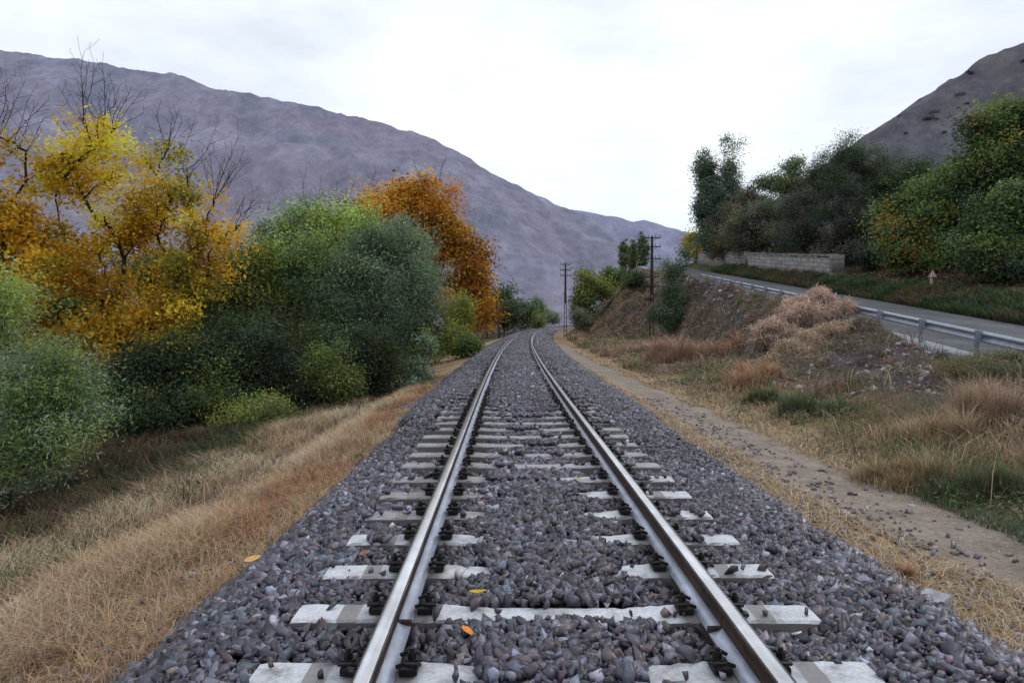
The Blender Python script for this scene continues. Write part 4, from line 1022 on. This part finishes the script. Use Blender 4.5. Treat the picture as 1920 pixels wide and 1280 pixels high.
make_tree('tree', 'mid green tree filling the gap behind the yellow patched green tree', 'tree', 1690, 60, [(1680, 380, 60, 46, 60), (1660, 440, 60, 40, 45), (1720, 340, 61, 50, 40)], .24, 260, 11000, [(Gd, 3), (Gm, 3), (Dk, 2), (Ol, 1)], aspect=.4, sigma=.4, trunk_r=.2, tip=.012, bright=1.1)
make_tree('shrub', 'dark shrub at the foot of the gap beside the wall end', 'shrub', 1660, 52, [(1655, 490, 52, 40, 26), (1690, 500, 50, 30, 20)], .2, 110, 4200, [(Gk, 3), (Gd, 3), (Br * .7, 1)], aspect=.4, sigma=.35, trunk_r=.07, tip=.01, parts=('stem', 'foliage'))
# hill spur beside the track
make_tree('shrub', 'yellow green topped bush on the left flank of the hill spur', 'bush', 1100, 88, [(1100, 535, 89, 26, 22), (1090, 565, 88, 24, 28), (1125, 545, 90, 24, 20)], .32, 150, 5000, [(Gy, 3), (Gm * 1.2, 3), (Gd * 1.2, 1.5), (Yg, 1.4)], aspect=.5, sigma=.5, trunk_r=.12, tip=.012, parts=('stem', 'foliage'), group='bushes on the hill spur')
make_tree('shrub', 'green bush on the crest of the spur left of the pole', 'bush', 1150, 96, [(1145, 522, 96, 24, 14), (1165, 520, 97, 14, 12)], .32, 70, 2300, [(Gm, 3), (Gy * .7, 1), (Gd, 2)], aspect=.5, sigma=.45, trunk_r=.1, tip=.012, parts=('stem', 'foliage'), group='bushes on the hill spur')
make_tree('shrub', 'dark round bush near the top of the spur beside the pole', 'bush', 1192, 76, [(1192, 524, 76, 18, 16)], .25, 50, 2000, [(Gd, 3), (Gm * .8, 3)], aspect=.45, sigma=.35, trunk_r=.08, tip=.01, parts=('stem', 'foliage'), group='bushes on the hill spur')
make_tree('shrub', 'scraggly olive bush at the foot of the spur by the farther pole', 'bush', 1095, 80, [(1095, 608, 80, 22, 24), (1080, 595, 81, 10, 20)], .26, 70, 1900, [(Ol, 3), (Gm * .8, 2), (Br, 2)], aspect=.3, sigma=.35, trunk_r=.06, tip=.009, parts=('stem', 'foliage'), group='bushes on the hill spur')
make_tree('sapling', 'leafy green sapling clump with thin stems right of the near pole', 'tree', 1268, 57, [(1255, 510, 57, 18, 40), (1282, 500, 57, 16, 45), (1265, 560, 57, 32, 50), (1285, 590, 56, 24, 35)], .20, 150, 3600, [(Gm * 1.2, 3), (Gb * 1.2, 3), (Gd * 1.2, 2)], aspect=.4, sigma=.3, trunk_r=.08, tip=.01, fork_h=.5, shell=.3)
make_tree('shrub', 'teal green low bush at the foot of the near pole', 'bush', 1238, 56, [(1236, 590, 56, 24, 34), (1262, 610, 55, 26, 22)], .18, 80, 2200, [(Gb * 1.15, 3), (Gm * .8, 2), (Gd, 2)], aspect=.4, sigma=.3, trunk_r=.05, tip=.008, parts=('stem', 'foliage'), group='bushes on the hill spur')
for lb, px, lobes in (('leftmost of the slim poplars behind the hill spur', 1172, [(1171, 480, 165, 9, 36)]),
                      ('short middle poplar of the three behind the spur', 1188, [(1187, 484, 168, 8, 34)]),
                      ('rightmost and tallest poplar of the three behind the spur', 1205, [(1204, 472, 165, 11, 40)])):
    make_tree('poplar_tree', lb, 'tree', px, lobes[0][2], lobes, .45, 80, 1700, [(Gm, 3), (Gl * .8, 2), (Gg * .8, 2)] if px > 1200 else [(Ol, 3), (Gl * .9, 2), (Br, 1)], aspect=.5, sigma=.35, trunk_r=.15, tip=.02, group='slim poplars behind the hill spur', shell=.2, sub=0)
make_tree('shrub', 'olive green mounded bush below the near end of the guardrail', 'bush', 1850, 16.4, [(1850, 700, 16.4, 75, 32), (1800, 725, 16, 50, 25), (1895, 680, 16.6, 40, 26)], .075, 200, 14000, [(Ol, 3), (lin(122, 116, 70), 3), (Gm * .9, 1.5), (G_TAN * .8, 1)], aspect=.2, sigma=.14, trunk_r=.03, tip=.003, parts=('stem', 'foliage'), top=.5)

# dry pinkish brush heap spilling from the road down the bank
def brush_heap(label, lobes, n, pal):
    L = [(P(a, b, c), (rx * mpp(c), rx * mpp(c) * .8, ry * mpp(c))) for a, b, c, rx, ry in lobes]
    c0 = np.average([l[0] for l in L], axis=0); c0[2] = float(ground_z(c0[0], c0[1]))
    L = [(c + rng.normal(size=3) * np.array(r) * .5, tuple(np.array(r) * (.35 + .4 * rng.random()))) for c, r in L for _ in range(9)]
    p, d = rnd_in_lobes(L, n, .5)
    p[:, 2] = np.maximum(p[:, 2], ground_z(p[:, 0], p[:, 1], False) + .02)
    # arching strands hanging outwards and down
    h = .10 + .34 * rng.random(n) ** 1.5
    a = d * .8 + rng.normal(size=(n, 3)) * .8; a /= np.linalg.norm(a, axis=1)[:, None]
    m = p + a * (h * .55)[:, None]; tpt = m + (a * .6 - np.array([0, 0, .55])) * (h * .6)[:, None]
    sdv = np.cross(a, rng.normal(size=(n, 3))); sdv /= np.linalg.norm(sdv, axis=1)[:, None]; sdv *= .0085
    v = np.stack([p - sdv, p + sdv, m + sdv, m - sdv, tpt], 1).reshape(-1, 3)
    i = np.arange(n)[:, None] * 5
    c = pick(pal, n) * (.6 + .5 * np.clip((d[:, 2:3] + .6), 0, 1))
    e = mesh_np('brush_heap', v - c0, [np.concatenate([i, i + 1, i + 2, i + 3], 1), np.concatenate([i + 3, i + 2, i + 4], 1)], M_GRASS, cols=np.clip(np.repeat(c, 5, 0), .003, .9))
    e.location = c0
    return tag(e, label, 'dry brush', 'heaps of dry brush on the bank')
PK = [(lin(206, 178, 166), 4), (lin(184, 158, 142), 3), (lin(218, 196, 174), 2.5), (lin(140, 112, 100), 2)]
brush_heap('tall pinkish dry brush heap covering part of the guardrail', [(1535, 566, 27.4, 30, 22), (1515, 588, 27, 38, 22), (1490, 608, 26.6, 40, 22), (1468, 628, 26, 34, 20), (1450, 640, 25.6, 22, 16), (1560, 590, 26.6, 24, 20)], 42000, PK)
brush_heap('paler low dry brush heap below the tall pinkish one', [(1570, 618, 25, 24, 14), (1545, 632, 24.8, 30, 15), (1515, 645, 24.4, 32, 17), (1485, 662, 24, 34, 18), (1465, 678, 23.6, 26, 16), (1520, 665, 24, 30, 14)], 26000, [(lin(196, 176, 156), 4), (lin(178, 152, 132), 3), (lin(150, 138, 104), 2)])

# ------------------------------------------------------------------ road, guardrail, wall, poles, sign
ry = np.concatenate([np.arange(-40, 13, 4), np.arange(13, 130, 1.0), np.arange(130, 240, 6)])
rs = np.array([0.35, 1.3, 3, 4.6, 6.15])
RS, RY = np.meshgrid(rs, ry); RX = gx(RY) + RS
RZ = zroad(RY) + .012 + .02 * np.sin((RS - .35) / 5.8 * PI)
i = np.arange(RX.size).reshape(RX.shape)
tag(mesh_np('road', np.stack([RX, RY, RZ], -1).reshape(-1, 3), [np.stack([i[:-1, :-1], i[:-1, 1:], i[1:, 1:], i[1:, :-1]], -1).reshape(-1, 4)], M_ASPHALT, smooth=True), kind='structure')
gs = np.array([-.55, -.5, .30, .35]); gzo = np.array([-.25, .07, .05, -.2])
GS_, GY_ = np.meshgrid(gs, ry); GZ_ = zroad(GY_) + gzo[None, :]
i = np.arange(GS_.size).reshape(GS_.shape)
tag(mesh_np('road_gutter', np.stack([GS_ + gx(GY_), GY_, GZ_], -1).reshape(-1, 3), [np.stack([i[:-1, :-1], i[:-1, 1:], i[1:, 1:], i[1:, :-1]], -1).reshape(-1, 4)], M_KERB), kind='structure')

y0, y1 = 6.3, 60.4
root = empty('guardrail', (float(gx(y0)), y0, float(zroad(y0)))); tag(root, 'galvanised steel guardrail on posts along the road above the bank', 'guardrail')
prof = [(-.0, .75), (-.03, .735), (-.075, .70), (-.08, .675), (-.03, .63), (0, .605), (0, .585), (-.03, .56), (-.08, .515), (-.075, .49), (-.03, .455), (0, .44)]
ys = np.arange(y0, y1, 1.0); V = []
for y in ys:
    for u, z in prof: V.append((float(gx(y)) + u, y, float(-1.4 + .1 * y) + z))
k = len(prof); i = np.arange(len(ys) - 1)[:, None] * k; j = np.arange(k - 1)
mesh_np('beam', V, [np.stack([i + j, i + j + 1, i + k + j + 1, i + k + j], -1).reshape(-1, 4)], M_GALV, root, smooth=True)
mp_ = MB(); mp_.box((0, 0, 0), (.10, .055, 1.9)); mp_.box((-.035, -.03, 0), (.03, .012, 1.9)); pm = mp_.build('post', M_POST); post_me = pm.data; bpy.data.objects.remove(pm)
bk = MB(); bk.box((0, 0, 0), (.12, .09, .20), bevel=.01); pm = bk.build('spacer', M_POST); sp_me = pm.data; bpy.data.objects.remove(pm)
for n_, y in enumerate(np.arange(y0, y1, 3.0)):
    zz = -1.4 + .1 * y
    p = bpy.data.objects.new('post', post_me); COL.objects.link(p); p.parent = root
    p.location = Vector((float(gx(y)) - .16, y, zz + .77 - .95)) - root.location; p.rotation_euler = (rng.normal() * .012, rng.normal() * .015, -.1)
    sp = bpy.data.objects.new('spacer', sp_me); COL.objects.link(sp); sp.parent = p; sp.location = (.075, 0, .83)

# masonry wall beyond the road
def m_wall():
    m, t, out = nt('stone_masonry'); o = obj_pos(t)
    sx = N(t, 'ShaderNodeSeparateXYZ'); t.links.new(o, sx.inputs[0])
    cx = N(t, 'ShaderNodeCombineXYZ'); t.links.new(sx.outputs[1], cx.inputs[0])
    sh = N(t, 'ShaderNodeMath', operation='MULTIPLY_ADD'); t.links.new(sx.outputs[1], sh.inputs[0]); sh.inputs[1].default_value = -.1; t.links.new(sx.outputs[2], sh.inputs[2]); t.links.new(sh.outputs[0], cx.inputs[1])
    dn = N(t, 'ShaderNodeTexNoise'); dn.inputs['Scale'].default_value = 1.6; t.links.new(cx.outputs[0], dn.inputs['Vector'])
    ad = N(t, 'ShaderNodeVectorMath', operation='MULTIPLY_ADD'); t.links.new(dn.outputs['Color'], ad.inputs[0]); ad.inputs[1].default_value = (.3, .3, .3); t.links.new(cx.outputs[0], ad.inputs[2])
    b = N(t, 'ShaderNodeTexBrick'); t.links.new(ad.outputs[0], b.inputs['Vector'])
    b.inputs['Scale'].default_value = 1; b.inputs['Brick Width'].default_value = .62; b.inputs['Row Height'].default_value = .33; b.offset_frequency = 2; b.squash = .7; b.squash_frequency = 3; b.inputs['Mortar Size'].default_value = .03
    b.inputs['Color1'].default_value = (*lin(150, 146, 142), 1); b.inputs['Color2'].default_value = (*lin(112, 108, 106), 1); b.inputs['Mortar'].default_value = (*lin(92, 86, 88), 1)
    n = noise(t, 4, 7, .7, o)
    c = mixc(t, 1, b.outputs['Color'], ramp(t, n, [(.3, .7), (.7, 1.25)]), 'MULTIPLY')
    principled(t, out, c, .9, 0, bump(t, b.outputs['Fac'], -.6, .04), .2); return m
M_WALL = m_wall()
def wall(label, ya, yb, h, off, sy):
    xa, xb = float(gx(ya)) + off, float(gx(yb)) + off
    r = empty('stone_wall', (xa, ya, float(zroad(ya)))); tag(r, label, 'wall', 'stone walls beyond the road')
    ys = np.linspace(ya, yb, 40); V = []
    for n_, y in enumerate(ys):
        z0 = float(zroad(y)) - .3; hh = h + .5 + .12 * math.sin(y * .9) + rng.normal() * .03
        x = float(gx(y)) + off
        V += [(x, y, z0), (x - .04, y, z0 + hh), (x + .6, y, z0 + hh), (x + .64, y, z0)]
    i = np.arange(39)[:, None] * 4; j = np.arange(4); j2 = (j + 1) % 4
    mesh_np('wall_face', V, [np.stack([i + j, i + j2, i + 4 + j2, i + 4 + j], -1).reshape(-1, 4), np.array([[0, 1, 2, 3], [156, 157, 158, 159]])], M_WALL, r)
    b = MB(); b.box((.35 + sy * 0, -.22, h * .5 + .05), (.95, .4, h + .45), bevel=.03); b.build('end_pier', M_WALL, r)
    b = MB()
    ln = Vector((xb - xa, yb - ya, float(zroad(yb) - zroad(ya))))
    for q in range(26):
        f = (q + .5) / 26; p = ln * f + Vector((.28, 0, h + .24 + rng.normal() * .02))
        b.box(p, (.72, ln.length / 26 * .97, .10 + .05 * rng.random()), rz=-.1, rot=None, bevel=.02)
    b.build('coping', M_WALL, r)
    return r
wall('nearer grey stone block wall with square end beyond the road', 52.3, 78, 2.15, 18.35 - 10.4 + .1, 1)
wall('farther low grey wall continuing behind the nearer stone wall', 80, 116, 2.2, 18.6 - 10.4, 1)
# plants on top of the wall and in the joint
make_tree('shrub', 'dry bush hanging over the joint between the two walls', 'shrub', 1416, 78.5, [(1416, 497, 78.3, 10, 18)], .2, 30, 900, [(Ol, 3), (Br, 2)], aspect=.35, sigma=.25, trunk_r=.04, tip=.008, parts=('stem', 'foliage'))

# telegraph poles: twin legs with battens, cross arms with insulators
def telegraph_pole(label, px, py, Y, H, arms, box=False):
    x = (px - VX) / F * Y; z = CZ + (HY - py) / F * Y
    r = empty('telegraph_pole', (x, Y, z), 0); tag(r, label, 'telegraph pole', 'steel telegraph poles beside the track')
    b = MB(); g0, g1 = .17, .05
    for sd in (-1, 1):
        b.bar((sd * g0, 0, -.5), (sd * g1, 0, H), .07, .10)
    for q in range(int(H / .55)):
        zz = .3 + q * .55; f = zz / H; g = g0 + (g1 - g0) * f
        b.box((0, 0, zz), (2 * g, .03, .06))
        if f > .45: b.box((0, 0, zz + .27), (2 * g, .05, .5))
    b.build('lattice_mast', M_DARKSTEEL, r)
    for (za, wa) in arms:
        a = MB(); a.box((0, -.07, za), (wa, .07, .09)); a.bar((-wa * .32, -.05, za), (0, -.05, za - .35), .03); a.bar((wa * .32, -.05, za), (0, -.05, za - .35), .03)
        ao = a.build('cross_arm', M_DARKSTEEL, r)
        for q in (-.46, -.2, .2, .46):
            i_ = MB(); i_.cyl((q * wa, -.07, za + .04), (q * wa, -.07, za + .13), .014, .014, 8); i_.cyl((q * wa, -.07, za + .11), (q * wa, -.07, za + .20), .045, .028, 10); i_.cyl((q * wa, -.07, za + .20), (q * wa, -.07, za + .25), .038, .03, 10)
            i_.build('insulator', M_INSUL, ao)
    if box:
        b = MB(); b.box((-.32, -.1, H * .42), (.62, .28, .26), bevel=.02); b.bar((-.1, -.1, H * .42), (.1, -.1, H * .42), .08); b.build('junction_box', M_DARKSTEEL, r)
telegraph_pole('near dark steel pole with five cross arms on the right bank', 1222, 645, 60, 9.0, [(8.9, 1.45), (8.15, 1.45), (7.15, 1.4), (5.65, 1.15), (4.85, 1.15)], True)
telegraph_pole('farther steel pole with three cross arms close to the track', 1060, 634, 85, 8.85, [(8.75, 1.3), (8.1, 1.3), (7.45, 1.3)])
x = (936 - VX) / F * 100
o = MB(); o.cyl((0, 0, -.4), (0, 0, 5.7), .16, .11, 10); o.cyl((0, 0, 5.7), (0, 0, 5.8), .13, .05, 10)
po = o.build('wooden_post', M_WOOD); po.location = (x, 100, float(ground_z(x, 100))); tag(po, 'dark wooden post beside the far left trees', 'post')

# little warning sign
def sign():
    Y = 37.2; x = (1748 - VX) / F * Y; z = float(ground_z(x, Y)); top = CZ + (HY - 507) / F * Y
    r = empty('road_sign', (x, Y, z)); tag(r, 'small triangular warning sign on a pale post beyond the road', 'sign')
    b = MB(); b.box((0, 0, (top - z) / 2 - .1), (.11, .10, top - z - .2), bevel=.01); b.build('sign_post', m_plain('sign_post_concrete', lin(168, 152, 148), .85, var=.2), r)
    def tri(s, yy, dz=0):
        m = MB(); c = top - z - .22
        pts = [(-s, c - s * .58), (s, c - s * .58), (0, c + s * 1.15)]
        f = [(p[0], yy, p[1] + dz) for p in pts]; k_ = [(p[0], yy + .015, p[1] + dz) for p in pts]
        m.poly(f); m.poly(k_[::-1])
        for a, b_ in ((0, 1), (1, 2), (2, 0)): m.poly([f[a], k_[a], k_[b_], f[b_]])
        return m
    pl = tri(.25, -.10).build('red_border', m_plain('sign_red', lin(186, 120, 116), .5, var=.15), r)
    fc = tri(.165, -.112).build('white_face', m_plain('sign_white', lin(214, 206, 208), .5, var=.08), pl)
    s_ = MB(); s_.box((0, -.116, top - z - .18), (.03, .006, .12)); s_.box((0, -.116, top - z - .285), (.035, .006, .035)); s_.build('black_mark', m_plain('sign_black', lin(30, 30, 32), .6), pl)
sign()
# rocks on the bank
def rock(label, px, py, Y, sz, col):
    x = (px - VX) / F * Y
    bm = bmesh.new()
    for _ in range(16):
        p = rng.normal(size=3); p /= np.linalg.norm(p); bm.verts.new(p * np.array([1, .8, .65]) * sz * (.8 + .3 * rng.random()))
    bmesh.ops.convex_hull(bm, input=bm.verts)
    for v in [v for v in bm.verts if not v.link_faces]: bm.verts.remove(v)
    bmesh.ops.bevel(bm, geom=bm.edges[:], offset=sz * .06, segments=1, affect='EDGES')
    me = bpy.data.meshes.new('rock'); bm.to_mesh(me); bm.free(); me.materials.append(m_plain('rock', col, .9, var=.35, scale=7 / max(sz, .1), bmp=.6))
    o = bpy.data.objects.new('rock', me); COL.objects.link(o); o.location = (x, Y, float(ground_z(x, Y)) + sz * .2)
    tag(o, label, 'rock', 'rocks on the right bank')
rock('largest grey rock on the dark bank below the guardrail', 1668, 672, 20.5, .17, lin(150, 142, 146))
rock('smaller pale rock just above the largest grey rock', 1688, 655, 21, .11, lin(170, 162, 160))
rock('brown rock beneath a guardrail post on the bank', 1722, 668, 20.2, .12, lin(120, 106, 104))
rock('flat dark rock low on the bank left of the olive bush', 1640, 705, 19, .15, lin(96, 88, 92))
rock('small pale rock near the right edge among tan grass', 1845, 745, 14, .10, lin(160, 154, 152))
rock('dark boulder in the undergrowth beyond the road at right', 1860, 560, 31, .32, lin(96, 92, 96))


# ------------------------------------------------------------------ light, sky, camera
SUN_EL = math.radians(42); SUN_AZ = math.radians(62)      # azimuth clockwise from +Y (towards +X)
w = bpy.data.worlds.new('World'); SC.world = w; w.use_nodes = True
t = w.node_tree; t.nodes.clear()
out = t.nodes.new('ShaderNodeOutputWorld'); bg = t.nodes.new('ShaderNodeBackground'); bg.inputs['Strength'].default_value = .1
sky = t.nodes.new('ShaderNodeTexSky'); sky.sky_type = 'NISHITA'; sky.sun_disc = False
sky.sun_elevation = SUN_EL; sky.sun_rotation = SUN_AZ; sky.altitude = 1500; sky.dust_density = 2
tc = t.nodes.new('ShaderNodeTexCoord')
mp = N(t, 'ShaderNodeMapping'); mp.inputs['Scale'].default_value = (1.0, 1.0, 2.6); t.links.new(tc.outputs['Generated'], mp.inputs[0])
n1 = noise(t, 2.3, 7, .55, mp.outputs[0])
cl = ramp(t, n1, [(.36, (9.2, 9.8, 10.6)), (.48, (10.1, 10.7, 11.5)), (.60, (10.8, 11.2, 11.9))])
sx = N(t, 'ShaderNodeSeparateXYZ'); t.links.new(tc.outputs['Generated'], sx.inputs[0])
thin = ramp(t, n1, [(.40, .80), (.58, .95)])
final = mixc(t, thin, sky.outputs[0], cl)
t.links.new(final, bg.inputs[0]); t.links.new(bg.outputs[0], out.inputs[0])

sl = bpy.data.lights.new('sun', 'SUN'); sl.energy = .7; sl.angle = math.radians(25); sl.color = (1, .97, .92)
so = bpy.data.objects.new('sun', sl); COL.objects.link(so)
d = Vector((math.sin(SUN_AZ) * math.cos(SUN_EL), math.cos(SUN_AZ) * math.cos(SUN_EL), math.sin(SUN_EL)))
so.rotation_euler = d.to_track_quat('Z', 'Y').to_euler(); so.location = d * 60

cam = bpy.data.cameras.new('camera'); co = bpy.data.objects.new('camera', cam); COL.objects.link(co)
cam.sensor_width = 36; cam.lens = 36 * F / 1920; cam.clip_start = .05; cam.clip_end = 12000
co.location = (0, 0, CZ)
pitch = math.atan((640 - HY) / F); yaw = math.atan((960 - VX) / F)
co.rotation_euler = (PI / 2 - pitch, 0, -yaw)
SC.camera = co
SC.view_settings.view_transform = 'Standard'; SC.view_settings.look = 'None'; SC.view_settings.exposure = 0
SC.render.engine = 'CYCLES'
SC.cycles.use_denoising = True; SC.cycles.filter_width = 1.5
SC.cycles.max_bounces = 6; SC.cycles.diffuse_bounces = 3; SC.cycles.glossy_bounces = 2; SC.cycles.transmission_bounces = 3
SC.render.resolution_x = 1024; SC.render.resolution_y = 682
